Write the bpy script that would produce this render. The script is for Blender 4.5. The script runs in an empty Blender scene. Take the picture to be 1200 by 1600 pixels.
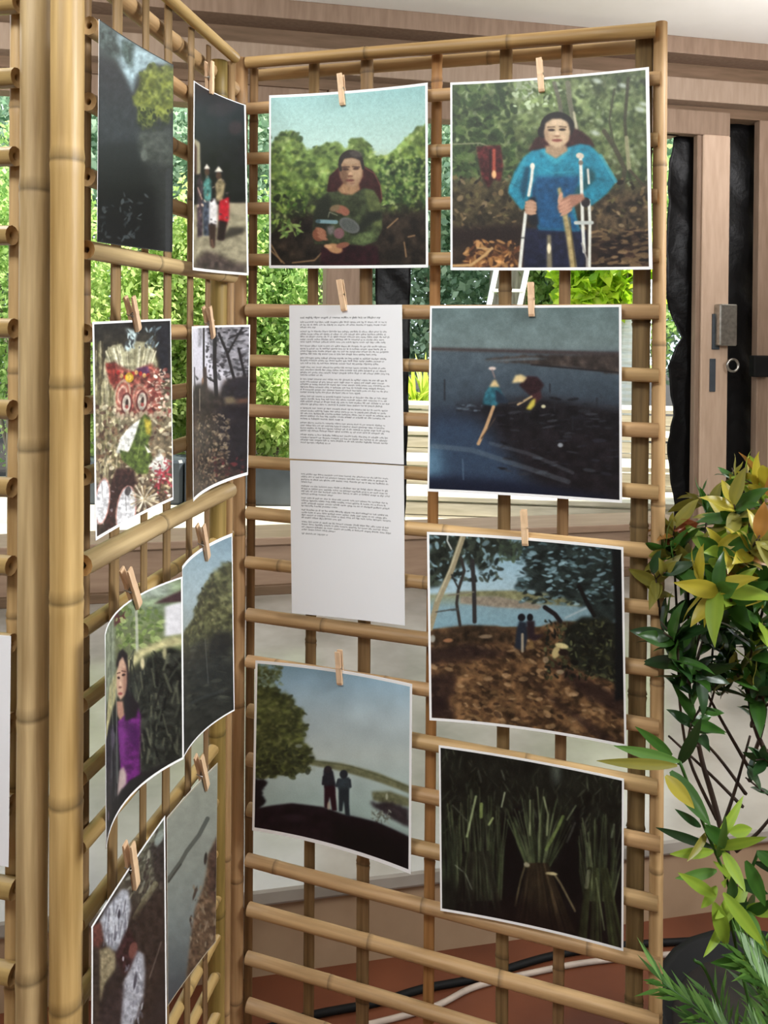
import bpy, math, random
import numpy as np
from mathutils import Vector, Matrix

# ------------------------------------------------------------------ camera, world, sun, lamps, exposure
SC = bpy.context.scene
COL = SC.collection
F, HX, HY, ROLL, EYE = 1200.0, 600.0, 517.0, 0.0124, 1.45
CR = Vector((math.cos(ROLL), 0, math.sin(ROLL)))
CU = Vector((-math.sin(ROLL), 0, math.cos(ROLL)))
CP = Vector((0, 0, EYE))
cam = bpy.data.cameras.new('camera')
cam.sensor_fit = 'VERTICAL'; cam.sensor_height = 36; cam.sensor_width = 27
cam.lens = 36 * F / 1600; cam.shift_y = -(800 - HY) / 1600
cam.clip_start = 0.05; cam.clip_end = 200
cam_o = bpy.data.objects.new('camera', cam); COL.objects.link(cam_o)
m = Matrix.Identity(4)
for i in range(3):
    m[i][0] = CR[i]; m[i][1] = CU[i]; m[i][2] = (0, -1, 0)[i]; m[i][3] = CP[i]
cam_o.matrix_world = m
SC.camera = cam_o

SC.view_settings.view_transform = 'Standard'
SC.view_settings.look = 'None'
SC.view_settings.gamma = 1.0
SC.view_settings.use_curve_mapping = False
SC.view_settings.exposure = 0.0

W = bpy.data.worlds.new('world'); SC.world = W; W.use_nodes = True
nt = W.node_tree; nt.nodes.clear()
out = nt.nodes.new('ShaderNodeOutputWorld'); bg = nt.nodes.new('ShaderNodeBackground')
bg.inputs[0].default_value = (0.80, 0.90, 1.0, 1); bg.inputs[1].default_value = 2.2
nt.links.new(bg.outputs[0], out.inputs[0])

def light(name, kind, loc, energy, color, target=None, size=1.0, size_y=None):
    l = bpy.data.lights.new(name, kind); l.energy = energy; l.color = color
    o = bpy.data.objects.new(name, l); COL.objects.link(o); o.location = loc
    if kind == 'AREA':
        l.size = size
        if size_y: l.shape = 'RECTANGLE'; l.size_y = size_y
    if kind == 'SUN': l.angle = math.radians(2)
    if target is not None:
        o.rotation_euler = (Vector(target) - Vector(loc)).to_track_quat('-Z', 'Y').to_euler()
    return o
light('sun', 'SUN', (6, 4.4, 9), 12.0, (1.0, 0.97, 0.86), (0, 5.4, 0))
light('ceiling_lamp', 'AREA', (-0.9, -0.2, 2.9), 70, (0.95, 0.985, 1.0), (-0.1, 1.2, 1.2), 0.8)
light('ceiling_lamp', 'AREA', (2.0, 0.3, 2.35), 84, (0.96, 0.985, 1.0), (-0.3, 1.1, 0.7), 0.8)  # added fill from the right, out of view, to brighten the middle screen
for x, y, e in ((1.1, 1.75, 14), (-1.6, 1.6, 22), (0.4, -2.6, 44), (2.7, 2.7, 7)):
    pl_ = light('pendant_lamp', 'POINT', (x, y, 2.45), e, (0.98, 0.98, 0.98)); pl_.data.shadow_soft_size = 0.14  # added point fills without fixtures, brightening the ceiling and far wall
light('uplighter_lamp', 'AREA', (2.1, 2.5, 2.25), 27, (1.0, 0.97, 0.99), (2.0, 2.9, 2.95), 0.4)  # added fill aimed upward to brighten the right of the ceiling
light('uplighter_lamp', 'AREA', (-2.2, 2.3, 2.2), 12, (0.98, 0.98, 0.97), (-1.6, 2.9, 2.95), 0.4)  # added fill aimed upward to brighten the left of the ceiling

# ------------------------------------------------------------------ helpers
def ray(px, py):
    return CR * ((px - HX) / F) + CU * ((HY - py) / F) + Vector((0, 1, 0))
def at(px, py, Y):
    """world point seen at a pixel, at distance Y in front of the eye"""
    return CP + ray(px, py) * Y
class Plane:
    """a vertical plane through two ground points; n is measured towards the eye"""
    def __init__(s, a, b):
        s.a = Vector((a[0], a[1], 0)); s.U = (Vector((b[0], b[1], 0)) - s.a).normalized()
        s.N = Vector((s.U.y, -s.U.x, 0))
        if s.N.dot(CP - s.a) < 0: s.N = -s.N
    def pt(s, px, py, n=0.0):
        d = ray(px, py); p0 = s.a + s.N * n
        return CP + d * ((p0 - CP).dot(s.N) / d.dot(s.N))
    def col(s, px, z, n=0.0):
        p = s.pt(px, HY, n); return Vector((p.x, p.y, z))

def tag(o, label=None, cat=None, group=None, kind=None):
    if label: o['label'] = label
    if cat: o['category'] = cat
    if group: o['group'] = group
    if kind: o['kind'] = kind
    return o
def empty(name, loc, label=None, cat=None, group=None, kind=None):
    o = bpy.data.objects.new(name, None); COL.objects.link(o); o.location = loc
    o.empty_display_size = 0.05
    return tag(o, label, cat, group, kind)
def base(o):
    M = Matrix.Translation(o.location)
    if o.parent: M = base(o.parent) @ o.matrix_basis
    else: M = o.matrix_basis.copy()
    return M
def put(name, mesh, M=None, parent=None):
    o = bpy.data.objects.new(name, mesh); COL.objects.link(o)
    M = M or Matrix.Identity(4)
    if parent is not None:
        o.parent = parent; o.matrix_basis = base(parent).inverted() @ M
    else: o.matrix_basis = M
    return o
def mesh(name, v, f, mats=(), smooth=False, mi=None, shade=None):
    me = bpy.data.meshes.new(name)
    me.from_pydata([tuple(p) for p in v], [], f)
    for mt in mats: me.materials.append(mt)
    if mi is not None: me.polygons.foreach_set('material_index', mi)
    if smooth: me.polygons.foreach_set('use_smooth', [True] * len(me.polygons))
    if shade is not None:
        a = me.attributes.new('shade', 'FLOAT', 'POINT'); a.data.foreach_set('value', shade)
    me.update()
    return me
def frame(o, z, y):
    """matrix with local z along z and local y near y"""
    z = Vector(z).normalized(); y = Vector(y); y = (y - z * y.dot(z)).normalized(); x = y.cross(z)
    M = Matrix.Identity(4)
    for i in range(3): M[i][0] = x[i]; M[i][1] = y[i]; M[i][2] = z[i]; M[i][3] = o[i]
    return M
def box_mesh(name, sx, sy, sz, mat, bev=0.0):
    """box centred in x,y standing on z=0, with chamfered edges"""
    b = min(bev, sx * .3, sy * .3, sz * .3)
    x, y = sx / 2, sy / 2
    if b <= 0:
        v = [(-x,-y,0),(x,-y,0),(x,y,0),(-x,y,0),(-x,-y,sz),(x,-y,sz),(x,y,sz),(-x,y,sz)]
        f = [(0,3,2,1),(4,5,6,7),(0,1,5,4),(1,2,6,5),(2,3,7,6),(3,0,4,7)]
        return mesh(name, v, f, [mat])
    def ring(k, z):
        X, Y = x - k, y - k; c = b
        return [(-X+c,-Y,z),(X-c,-Y,z),(X,-Y+c,z),(X,Y-c,z),(X-c,Y,z),(-X+c,Y,z),(-X,Y-c,z),(-X,-Y+c,z)]
    v = ring(b*.5, 0) + ring(0, b) + ring(0, sz-b) + ring(b*.5, sz)
    f = [tuple(range(7,-1,-1)), tuple(range(24,32))]
    for r in range(3):
        for i in range(8):
            j = (i+1) % 8; f.append((r*8+i, r*8+j, r*8+8+j, r*8+8+i))
    return mesh(name, v, f, [mat])

# ------------------------------------------------------------------ materials
def lin(c):
    return tuple(((x/255)/12.92 if x/255 <= .04045 else ((x/255+.055)/1.055)**2.4) for x in c)
def new_mat(name):
    mt = bpy.data.materials.new(name); mt.use_nodes = True
    n = mt.node_tree; b = n.nodes['Principled BSDF']
    return mt, n, b
def N(n, t, **kw):
    x = n.nodes.new(t)
    for k, v in kw.items(): setattr(x, k, v)
    return x
def noise_mat(name, c1, c2, scale=8, rough=.6, stretch=(1,1,1), bump=0, bscale=60, spec=.4, rvar=0, metal=0, detail=5, lo=.3, hi=.7, attr=None, bdist=.002):
    mt, n, b = new_mat(name)
    tc = N(n, 'ShaderNodeTexCoord'); mp = N(n, 'ShaderNodeMapping'); mp.inputs['Scale'].default_value = stretch
    nz = N(n, 'ShaderNodeTexNoise'); nz.inputs['Scale'].default_value = scale; nz.inputs['Detail'].default_value = detail
    n.links.new(tc.outputs['Object'], mp.inputs[0]); n.links.new(mp.outputs[0], nz.inputs['Vector'])
    cr = N(n, 'ShaderNodeValToRGB'); cr.color_ramp.elements[0].position = lo; cr.color_ramp.elements[1].position = hi
    cr.color_ramp.elements[0].color = (*lin(c1), 1); cr.color_ramp.elements[1].color = (*lin(c2), 1)
    n.links.new(nz.outputs[0], cr.inputs[0])
    last = cr.outputs[0]
    if rvar or attr:
        hs = N(n, 'ShaderNodeHueSaturation')
        n.links.new(last, hs.inputs['Color'])
        oi = N(n, 'ShaderNodeObjectInfo')
        mr = N(n, 'ShaderNodeMapRange'); mr.inputs[3].default_value = 1 - rvar; mr.inputs[4].default_value = 1 + rvar
        n.links.new(oi.outputs['Random'], mr.inputs[0])
        v = mr.outputs[0]
        if attr:
            at_ = N(n, 'ShaderNodeAttribute'); at_.attribute_name = attr
            mu = N(n, 'ShaderNodeMath', operation='MULTIPLY'); n.links.new(v, mu.inputs[0]); n.links.new(at_.outputs['Fac'], mu.inputs[1])
            v = mu.outputs[0]
        n.links.new(v, hs.inputs['Value'])
        m2 = N(n, 'ShaderNodeMapRange'); m2.inputs[3].default_value = .5 - rvar*.05; m2.inputs[4].default_value = .5 + rvar*.05
        sn = N(n, 'ShaderNodeMath', operation='FRACT'); sm = N(n, 'ShaderNodeMath', operation='MULTIPLY'); sm.inputs[1].default_value = 7.31
        n.links.new(oi.outputs['Random'], sm.inputs[0]); n.links.new(sm.outputs[0], sn.inputs[0]); n.links.new(sn.outputs[0], m2.inputs[0])
        n.links.new(m2.outputs[0], hs.inputs['Hue'])
        last = hs.outputs[0]
    n.links.new(last, b.inputs['Base Color'])
    b.inputs['Roughness'].default_value = rough; b.inputs['Specular IOR Level'].default_value = spec; b.inputs['Metallic'].default_value = metal
    if bump:
        n2 = N(n, 'ShaderNodeTexNoise'); n2.inputs['Scale'].default_value = bscale; n2.inputs['Detail'].default_value = 4
        n.links.new(mp.outputs[0], n2.inputs['Vector'])
        bp = N(n, 'ShaderNodeBump'); bp.inputs['Strength'].default_value = bump; bp.inputs['Distance'].default_value = bdist
        n.links.new(n2.outputs[0], bp.inputs['Height']); n.links.new(bp.outputs[0], b.inputs['Normal'])
    return mt
def leaf_mat(name, c1, c2, attr='shade', trans=.45, rough=.4, spec=.4, scale=30):
    mt, n, b = new_mat(name)
    o = n.nodes['Material Output']
    tc = N(n, 'ShaderNodeTexCoord'); nz = N(n, 'ShaderNodeTexNoise'); nz.inputs['Scale'].default_value = scale
    n.links.new(tc.outputs['Object'], nz.inputs['Vector'])
    oi = N(n, 'ShaderNodeObjectInfo')
    at_ = N(n, 'ShaderNodeAttribute'); at_.attribute_name = attr
    ad = N(n, 'ShaderNodeMath', operation='ADD'); n.links.new(at_.outputs['Fac'], ad.inputs[0])
    mu = N(n, 'ShaderNodeMath', operation='MULTIPLY_ADD'); mu.inputs[1].default_value = .5; mu.inputs[2].default_value = -.25
    n.links.new(nz.outputs[0], mu.inputs[0]); n.links.new(mu.outputs[0], ad.inputs[1])
    cr = N(n, 'ShaderNodeValToRGB'); cr.color_ramp.elements[0].color = (*lin(c1), 1); cr.color_ramp.elements[1].color = (*lin(c2), 1)
    n.links.new(ad.outputs[0], cr.inputs[0])
    n.links.new(cr.outputs[0], b.inputs['Base Color'])
    b.inputs['Roughness'].default_value = rough; b.inputs['Specular IOR Level'].default_value = spec
    tr = N(n, 'ShaderNodeBsdfTranslucent'); n.links.new(cr.outputs[0], tr.inputs[0])
    mx = N(n, 'ShaderNodeMixShader'); mx.inputs[0].default_value = trans
    n.links.new(b.outputs[0], mx.inputs[1]); n.links.new(tr.outputs[0], mx.inputs[2]); n.links.new(mx.outputs[0], o.inputs[0])
    return mt

M = {}
GR = (22, 22, 1.1)
M['bamboo'] = noise_mat('bamboo', (146,114,74), (194,160,114), 4, .5, GR, .25, 9, .35, .12, attr='shade')
M['bamboo_post'] = noise_mat('bamboo_post', (140,114,74), (200,174,128), 3.4, .48, GR, .2, 9, .35, .05, attr='shade')
M['bamboo_gold'] = noise_mat('bamboo_gold', (136,106,54), (198,168,112), 2.6, .42, GR, .2, 9, .4, .04, attr='shade')
M['bamboo_green'] = noise_mat('bamboo_green', (110,92,42), (160,134,76), 3, .5, GR, .2, 9, .35, .06, attr='shade')
M['bamboo_slat'] = noise_mat('bamboo_slat', (104,80,52), (150,120,82), 5, .6, GR, .25, 9, .3, .12, attr='shade')
M['bamboo_dim'] = noise_mat('bamboo_dim', (86,68,42), (130,106,70), 5, .6, GR, .25, 9, .3, .04, attr='shade')  # slat bamboo darkened to paint in the weaker light at the right end
M['bamboo_rail'] = noise_mat('bamboo_rail', (132,102,58), (174,142,90), 4, .5, GR, .25, 9, .35, .04, attr='shade')
M['bamboo_orange'] = noise_mat('bamboo_orange', (130,88,48), (172,126,78), 5, .55, GR, .25, 9, .3, .05, attr='shade')
M['bamboo_cut'] = noise_mat('bamboo_cut', (150,116,72), (182,146,98), 60, .75)
M['paper'] = noise_mat('paper', (230,231,233), (238,239,241), 5, .8, spec=.2)
M['pin_wood'] = noise_mat('pin_wood', (206,170,132), (228,196,160), 30, .6, (6,6,1), rvar=.08)
M['steel'] = noise_mat('steel', (150,148,142), (190,188,182), 40, .3, metal=1)
M['ceiling'] = noise_mat('ceiling_paint', (222,220,212), (230,228,222), 3, .9, spec=.1)
M['wall'] = noise_mat('wall_paint', (196,188,178), (206,198,188), 3, .85, spec=.2)
M['timber'] = noise_mat('timber', (122,100,82), (138,116,98), 6, .6, (8,8,1), .15, 30, .3, .03)
M['timber_dark'] = noise_mat('timber_dark', (100,80,60), (118,94,74), 6, .65, (1,8,8), .15, 30, .3)
M['door_timber'] = noise_mat('door_timber', (176,150,128), (190,164,142), 6, .55, (8,8,1), .1, 30, .3)
M['timber_light'] = noise_mat('timber_light', (138,118,100), (152,132,114), 6, .55, (8,8,1), .12, 30, .3)
M['terrace'] = noise_mat('polished_stone', (132,127,117), (178,172,162), 3.2, .13, bump=.05, bscale=3, spec=.5)
M['riser'] = noise_mat('riser_stone', (150,124,98), (170,144,116), 6, .5, spec=.4)
M['terracotta'] = noise_mat('terracotta', (86,46,28), (114,64,40), 4, .45, bump=.1, bscale=30)
M['sill'] = noise_mat('sill_timber', (144,118,98), (162,136,114), 5, .5, (1,8,8), .1, 30)
M['plastic'] = noise_mat('black_plastic', (4,4,4), (9,8,9), 12, .45, bump=.5, bscale=16, spec=.22, bdist=.012)
M['rubber'] = noise_mat('black_rubber', (9,9,9), (17,16,15), 20, .7, spec=.2)
M['grey_cable'] = noise_mat('grey_cable', (150,136,124), (176,160,146), 20, .6)
M['pale_stone'] = noise_mat('pale_stone', (150,144,128), (190,184,166), 3, .8, bump=.2, bscale=20)
M['pale_plank'] = noise_mat('pale_plank', (184,176,156), (214,206,188), 4, .75, (1,9,9), .15, 30, .2, .05)
M['dark_stone'] = noise_mat('dark_stone', (48,54,60), (78,84,90), 4, .4)
M['concrete'] = noise_mat('concrete', (140,138,118), (170,168,148), 6, .85)
M['white_metal'] = noise_mat('white_metal', (228,230,228), (240,240,238), 5, .4)
M['palm_bark'] = noise_mat('palm_bark', (190,196,196), (222,226,226), 6, .8, (1,1,8), .4, 6)
M['bark'] = noise_mat('bark', (104,96,84), (150,142,128), 5, .85, (6,6,1), .4, 20)
M['twig'] = noise_mat('twig', (40,30,26), (72,56,44), 20, .7)
M['soil'] = noise_mat('soil', (20,16,13), (38,31,25), 20, .95, bump=.6, bscale=30)
M['hedge_a'] = leaf_mat('hedge_leaf_bright', (142,178,88), (234,246,168), trans=.55)
M['hedge_b'] = leaf_mat('hedge_leaf_mid', (122,164,88), (218,240,160), trans=.55)
M['hedge_c'] = leaf_mat('tree_leaf_cool', (112,148,116), (206,226,196), trans=.5)
M['hedge_d'] = leaf_mat('lime_leaf', (130,180,20), (220,240,80), trans=.5)
M['spiky'] = leaf_mat('spiky_leaf', (150,180,30), (226,236,110), trans=.45)
M['leaf_green'] = leaf_mat('leaf_green', (30,62,22), (64,104,38), trans=.25, rough=.3, spec=.5)
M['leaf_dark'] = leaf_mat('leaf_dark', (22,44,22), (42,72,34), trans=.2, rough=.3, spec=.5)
M['leaf_yellow'] = leaf_mat('leaf_yellow', (126,120,28), (176,160,54), trans=.3, rough=.35, spec=.45)
M['leaf_bronze'] = leaf_mat('leaf_bronze', (130,86,36), (176,126,60), trans=.3, rough=.35, spec=.45)
M['leaf_red'] = leaf_mat('leaf_red', (140,64,40), (180,104,70), trans=.3, rough=.35)
M['leaf_lime'] = leaf_mat('leaf_lime', (96,130,36), (150,172,60), trans=.35, rough=.4)
M['leaf_olive'] = leaf_mat('leaf_olive', (90,92,34), (140,132,56), trans=.3, rough=.4)
M['leaf_fern'] = leaf_mat('leaf_fern', (54,90,36), (98,136,60), trans=.3, rough=.45)

# ------------------------------------------------------------------ the room
WO = Vector((0, 3.74, 0)); WANG = math.atan(0.19)
WD = Vector((math.cos(WANG), math.sin(WANG), 0)); WN = Vector((-math.sin(WANG), math.cos(WANG), 0))
def wp(a, b, z): return WO + WD * a + WN * b + Vector((0, 0, z))
def wall_a(px, b=0.0):
    """position along the window wall that is seen in a pixel column"""
    d = ray(px, HY); o = WO + WN * b
    t = (o - CP).dot(WN) / d.dot(WN)
    return (CP + d * t - WO).dot(WD)
WR = Matrix.Rotation(WANG, 4, 'Z')
def wbox(name, a0, a1, b0, b1, z0, z1, mat, parent=None, bev=.004, kind=None):
    me = box_mesh(name, a1-a0, b1-b0, z1-z0, mat, bev)
    o = put(name, me, Matrix.Translation(wp((a0+a1)/2, (b0+b1)/2, z0)) @ WR, parent)
    if kind: o['kind'] = kind
    return o
S = 'structure'
PB = -1.955
wbox('floor', -4.6, 4.6, -8.2, 0.25, -0.12, 0, M['terracotta'], None, 0, S)
wbox('ceiling', -4.7, 4.7, -8.3, 0.45, 2.95, 3.07, M['ceiling'], None, 0, S)
wbox('wall_left', -4.7, -4.6, -8.2, 0.2, 0, 2.95, M['wall'], None, 0, S)
wbox('wall_right', 4.6, 4.7, -8.2, 0.2, 0, 2.95, M['wall'], None, 0, S)
wbox('wall_rear', -4.7, 4.7, -8.3, -8.2, 0, 2.95, M['wall'], None, 0, S)
pf = empty('platform', wp(0, PB, 0), kind=S)
wbox('top_slab', -4.6, 4.6, PB, 0.0, 0.17, 0.206, M['terrace'], pf, .006)
wbox('riser', -4.6, 4.6, PB + .02, PB + .08, 0.0, 0.17, M['riser'], pf, 0)
# header beam above the openings: stepped mouldings
tr = empty('trim_1', wp(0, 0, 2.5), kind=S)
wbox('cornice', -4.6, 4.6, -.16, .2, 2.865, 2.95, M['timber'], tr)
wbox('frieze', -4.6, 4.6, -.02, .2, 2.765, 2.865, M['timber_dark'], tr, 0)
wbox('fascia', -4.6, 4.6, -.10, .2, 2.65, 2.765, M['timber_light'], tr)
wbox('soffit_board', -4.6, 4.6, -.01, .2, 2.60, 2.65, M['timber_dark'], tr, 0)
# low curb the openings stand on
sl = empty('trim_2', wp(0, 0, .206), kind=S)
wbox('curb', -4.6, wall_a(1068), -.02, .16, .206, .44, M['sill'], sl)
wbox('sill_board', -4.6, wall_a(1068), -.045, .2, .44, .475, M['sill'], sl)
wbox('skirting', -4.6, wall_a(1068), -.045, -.02, .206, .25, M['timber_dark'], sl)
# window 1 (left of the timber column), window 2 (right of it)
a_l, a_r = wall_a(508), wall_a(578)
w1 = empty('window_1', wp(a_l - 1.5, 0, .475), kind=S)
wbox('header', -4.6, a_l, 0, .1, 2.50, 2.60, M['timber'], w1)
wbox('column', a_l, a_r, -.03, .14, .475, 2.60, M['timber'], w1, .008)
wbox('jamb', -2.75, -2.62, -.02, .12, .475, 2.50, M['timber'], w1)
w2 = empty('window_2', wp(1.0, 0, .475), kind=S)
wbox('header', a_r, wall_a(1060), 0, .1, 2.50, 2.60, M['timber'], w2)
# door 1: sliding timber door leaf with lock, standing half open
d1 = empty('door_1', wp(wall_a(1108), 0, .206), kind=S)
wbox('head_rail', wall_a(1000), wall_a(1132), -.03, .03, 2.50, 2.625, M['timber'], d1)
wbox('stile', wall_a(1090), wall_a(1132), -.035, .03, .206, 2.50, M['door_timber'], d1, .006)
wbox('bead', wall_a(1083), wall_a(1090), -.02, .02, .206, 2.50, M['timber'], d1)
az = lambda px, py: (wall_a(px, -.04), (at(px, py, (wp(wall_a(px), 0, 0)).y)).z)
a0, zt = az(1116, 476); a1, zb = az(1143, 540)
lk = wbox('lock_case', a0, a1, -.09, -.035, zb, zt, M['steel'], d1, .006)
wbox('lock_plate', a0 - .012, a0 + .03, -.045, -.034, zb - .02, zt - .05, M['dark_stone'], lk, .002)
a0, zt = az(1110, 560); a1, zb = az(1119, 611)
wbox('strike_plate', a0, a1, -.042, -.034, zb, zt, M['dark_stone'], d1, .002)
def torus_mesh(name, R, r, mat, n=20, k=8):
    v, f = [], []
    for i in range(n):
        t = 2*math.pi*i/n
        for j in range(k):
            u = 2*math.pi*j/k
            v.append(((R+r*math.cos(u))*math.cos(t), r*math.sin(u), (R+r*math.cos(u))*math.sin(t)))
            f.append((i*k+j, i*k+(j+1)%k, (i+1)%n*k+(j+1)%k, (i+1)%n*k+j))
    return mesh(name, v, f, [mat], True)
a0, zt = az(1140, 570)
put('ring_pull', torus_mesh('ring_pull', .032, .007, M['steel']), Matrix.Translation(wp(a0, -.07, zt)) @ WR, d1)
d2 = empty('door_2', wp(wall_a(1190), 0, .206), kind=S)
wbox('stile', wall_a(1180), wall_a(1198), -.02, .03, .206, 2.60, M['timber'], d2)
wbox('panel', wall_a(1198), wall_a(1198) + 1.2, 0, .03, .206, 2.60, M['door_timber'], d2)
a0, zt = az(1174, 555); a1, zb = az(1200, 588)
wbox('latch', a0, a1, -.07, -.02, zb, zt, M['rubber'], d2, .006)
# black plastic sheets hung in the openings
def sheet_plastic(name, label, left, right, b, seed):
    """left/right: edge profiles [(z, a)] from top to bottom"""
    rnd = random.Random(seed); rows, cols = 44, 12
    v, f = [], []
    zt, zb = left[0][0], left[-1][0]
    def interp(pr, z):
        for (z0, a0), (z1, a1) in zip(pr, pr[1:]):
            if z1 <= z <= z0: return a0 + (a1-a0)*(z0-z)/max(1e-6, z0-z1)
        return pr[-1][1]
    ph = [rnd.uniform(0, 6) for _ in range(6)]
    for i in range(rows+1):
        z = zt + (zb-zt)*i/rows; A, B = interp(left, z), interp(right, z)
        for j in range(cols+1):
            t = j/cols; a = A + (B-A)*t
            w = .007*math.sin(a*24+ph[0]+.9*math.sin(z*5)) + .009*math.sin(z*17+ph[1]+a*14) + .006*math.sin(z*41+a*50+ph[2])
            v.append(wp(a, b + w, z))
    for i in range(rows):
        for j in range(cols):
            k = i*(cols+1)+j; f.append((k, k+1, k+cols+2, k+cols+1))
    o = put(name, mesh(name, v, f, [M['plastic']], True))
    md = o.modifiers.new('thick', 'SOLIDIFY'); md.thickness = .002
    return tag(o, label, 'plastic sheet')
zp = lambda py, px=1060: at(px, py, wp(wall_a(px), .05, 0).y).z
def prof(pts, b): return [(zp(y, x), wall_a(x, b)) for x, y in pts]
sheet_plastic('plastic_sheet', 'wrinkled black plastic sheet with a ragged edge filling the gap left of the door stile',
    prof([(1050,205),(1044,250),(1040,300),(1040,455),(1049,490),(1064,528),(1052,548),(1046,570),(1050,610),(1054,640),(1046,690),(1050,750),(1058,800),(1060,880)], .07),
    prof([(1096,205),(1096,880)], .07), .07, 3)
sheet_plastic('plastic_sheet', 'crumpled black plastic sheet hanging between the door stile and the far right post',
    prof([(1120,185),(1120,900)], .08), prof([(1192,185),(1192,900)], .08), .08, 8)
sheet_plastic('plastic_sheet', 'narrow black plastic strip hanging beside the timber column behind the two text pages',
    prof([(584,190),(586,500),(584,820)], .05), prof([(640,190),(641,500),(637,820)], .05), .05, 5)

# ------------------------------------------------------------------ bamboo
def bamboo_mesh(name, L, r, mat, seed=0, nodes=None, flat=1.0, sides=12, taper=0.0, ring=1.07, hollow=True, bow=0.0):
    rnd = random.Random(seed)
    if nodes is None:
        nodes = []; t = rnd.uniform(.05, .25)
        while t < L - .02: nodes.append(t); t += rnd.uniform(.20, .33)
    st = [(0, 1, .95), (L, 1, .95)]
    k = max(2, int(L / .09))
    for i in range(1, k):
        z = L*i/k
        if all(abs(z-q) > .02 for q in nodes): st.append((z, 1 + rnd.uniform(-.02, .02), 1.0))
    e = .012 if r > .015 else .007
    for q in nodes:
        if e*2 < q < L - e*2:
            st += [(q-e*1.6, 1.0, 1.0), (q-e*.45, 1+(ring-1)*.8, .97), (q-e*.1, 1.0, .5), (q+e*.25, 1+(ring-1)*.9, .72), (q+e*1.2, .985, 1.06)]
    st.sort()
    ph = rnd.uniform(0, 6)
    v, f, sh, mi = [], [], [], []
    for z, s, c in st:
        rr = r * s * (1 - taper*z/L)
        ox = bow*math.sin(math.pi*z/L)*math.cos(ph); oy = bow*math.sin(math.pi*z/L)*math.sin(ph)*flat
        for j in range(sides):
            t = 2*math.pi*j/sides
            v.append((rr*math.cos(t)+ox, rr*math.sin(t)*flat+oy, z)); sh.append(c)
    n = len(st)
    for i in range(n-1):
        for j in range(sides):
            f.append((i*sides+j, i*sides+(j+1)%sides, (i+1)*sides+(j+1)%sides, (i+1)*sides+j)); mi.append(0)
    for end, i0 in ((0, 0), (1, (n-1)*sides)):
        z = st[0 if end == 0 else -1][0]; z2 = z + (.012 if end == 0 else -.012)
        loops = [list(range(i0, i0+sides))]
        for q, zz, c in ((.38, z, .95), (.34, z2, .5)):
            b0 = len(v)
            for j in range(sides):
                p = v[i0+j]; v.append((p[0]*q, p[1]*q, zz)); sh.append(c)
            loops.append(list(range(b0, b0+sides)))
        for A, B in zip(loops, loops[1:]):
            for j in range(sides):
                q = (A[j], B[j], B[(j+1)%sides], A[(j+1)%sides])
                f.append(q if end else q[::-1]); mi.append(1)
        f.append(tuple(loops[-1]) if end else tuple(loops[-1][::-1])); mi.append(1)
    return mesh(name, v, f, [mat, M['bamboo_cut']], True, mi, sh)
def bamboo(name, p0, p1, r, mat, parent, Nv, seed=0, **kw):
    d = p1 - p0
    return put(name, bamboo_mesh(name, d.length, r, mat, seed, **kw), frame(p0, d, Nv), parent)
def to_z(p0, p1, z):
    """carry the line p0->p1 on to height z"""
    t = (z - p0.z) / (p1.z - p0.z); return p0 + (p1 - p0) * t

D = 0.092
PL = (-0.3625, 0.9356); PC = (-0.263, 1.434); PR = (0.427, 1.192)
mid = Plane(PL, PC); right = Plane(PC, PR)
left = Plane((-.425, .915), (-.80, .985))
SEED = [100]
def sd(): SEED[0] += 1; return SEED[0]
def vert(pl, name, parent, r, mat, x0, y0, x1, y1, n, zend=.03, flat=1.0, nodes_px=None, **kw):
    a = pl.pt(x0, y0, n); b = pl.pt(x1, y1, n); b = to_z(a, b, zend)
    nodes = None
    if nodes_px is not None:
        nodes = sorted((b - pl.pt(x0 + (x1-x0)*(y-y0)/(y1-y0), y, n)).length for y in nodes_px)
        q = nodes[0]
        while q - .3 > .05: q -= .3; nodes.append(q)
        nodes.sort()
    return bamboo(name, b, a, r, mat, parent, pl.N, sd(), flat=flat, nodes=nodes, **kw)

# right panel -------------------------------------------------------
c = right.pt(700, HY); 
rp = empty('bamboo_screen', (c.x, c.y, 0), 'wide right-hand bamboo lattice screen hung with six photographs and two text pages', 'screen', 'bamboo lattice screens standing as a zigzag')
vert(right, 'post', rp, .0125, M['bamboo'], 377, 92, 369, 1600, -.002)
vert(right, 'post', rp, .0105, M['bamboo'], 1032, 36, 1024, 1600, -.012)
for x0, y0, x1, w, mt in ((397,98,387,.0092,'bamboo_slat'), (491,98,482,.0108,'bamboo_slat'), (573.5,92,566,.0122,'bamboo_slat'), (683,86,669,.0098,'bamboo_orange'),
                          (791,76,784,.0108,'bamboo_slat'), (886,68,872,.0092,'bamboo_slat'), (1007,50,990,.0135,'bamboo_dim')):
    # only the slats near the two ends pass in front of the rail behind
    vert(right, 'slat', rp, w, M[mt], x0, y0, x1, 1600, -.0165, flat=.38, ring=1.12)
bamboo('rail', right.pt(386,98,.004), right.pt(1024,47,.004), .0105, M['bamboo_rail'], rp, right.N, sd(), taper=-.12)
bamboo('rail', right.pt(404,118,-.032), right.pt(1012,72,-.032), .0110, M['bamboo'], rp, right.N, sd())
RR = [(170,122),(248,218),(326,306),(406,399),(485,487),(563,587),(641,673),(721,770),(801,862),(878,951),(960,1046),(1033,1136),(1110,1230),
      (1186,1319),(1264,1412),(1343,1508),(1420,1598),(1496,1692),(1570,1785),(1648,1880),(1726,1975)]
for i, (yl, yr) in enumerate(RR):
    rnd = random.Random(i+40)
    bamboo('rung', right.pt(387+rnd.uniform(-1,2), yl, 0), right.pt(1029+rnd.uniform(-2,3), yr, 0), .0118*rnd.uniform(.93,1.07), M['bamboo'], rp, right.N, sd(), bow=.002, ring=1.05)

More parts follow.
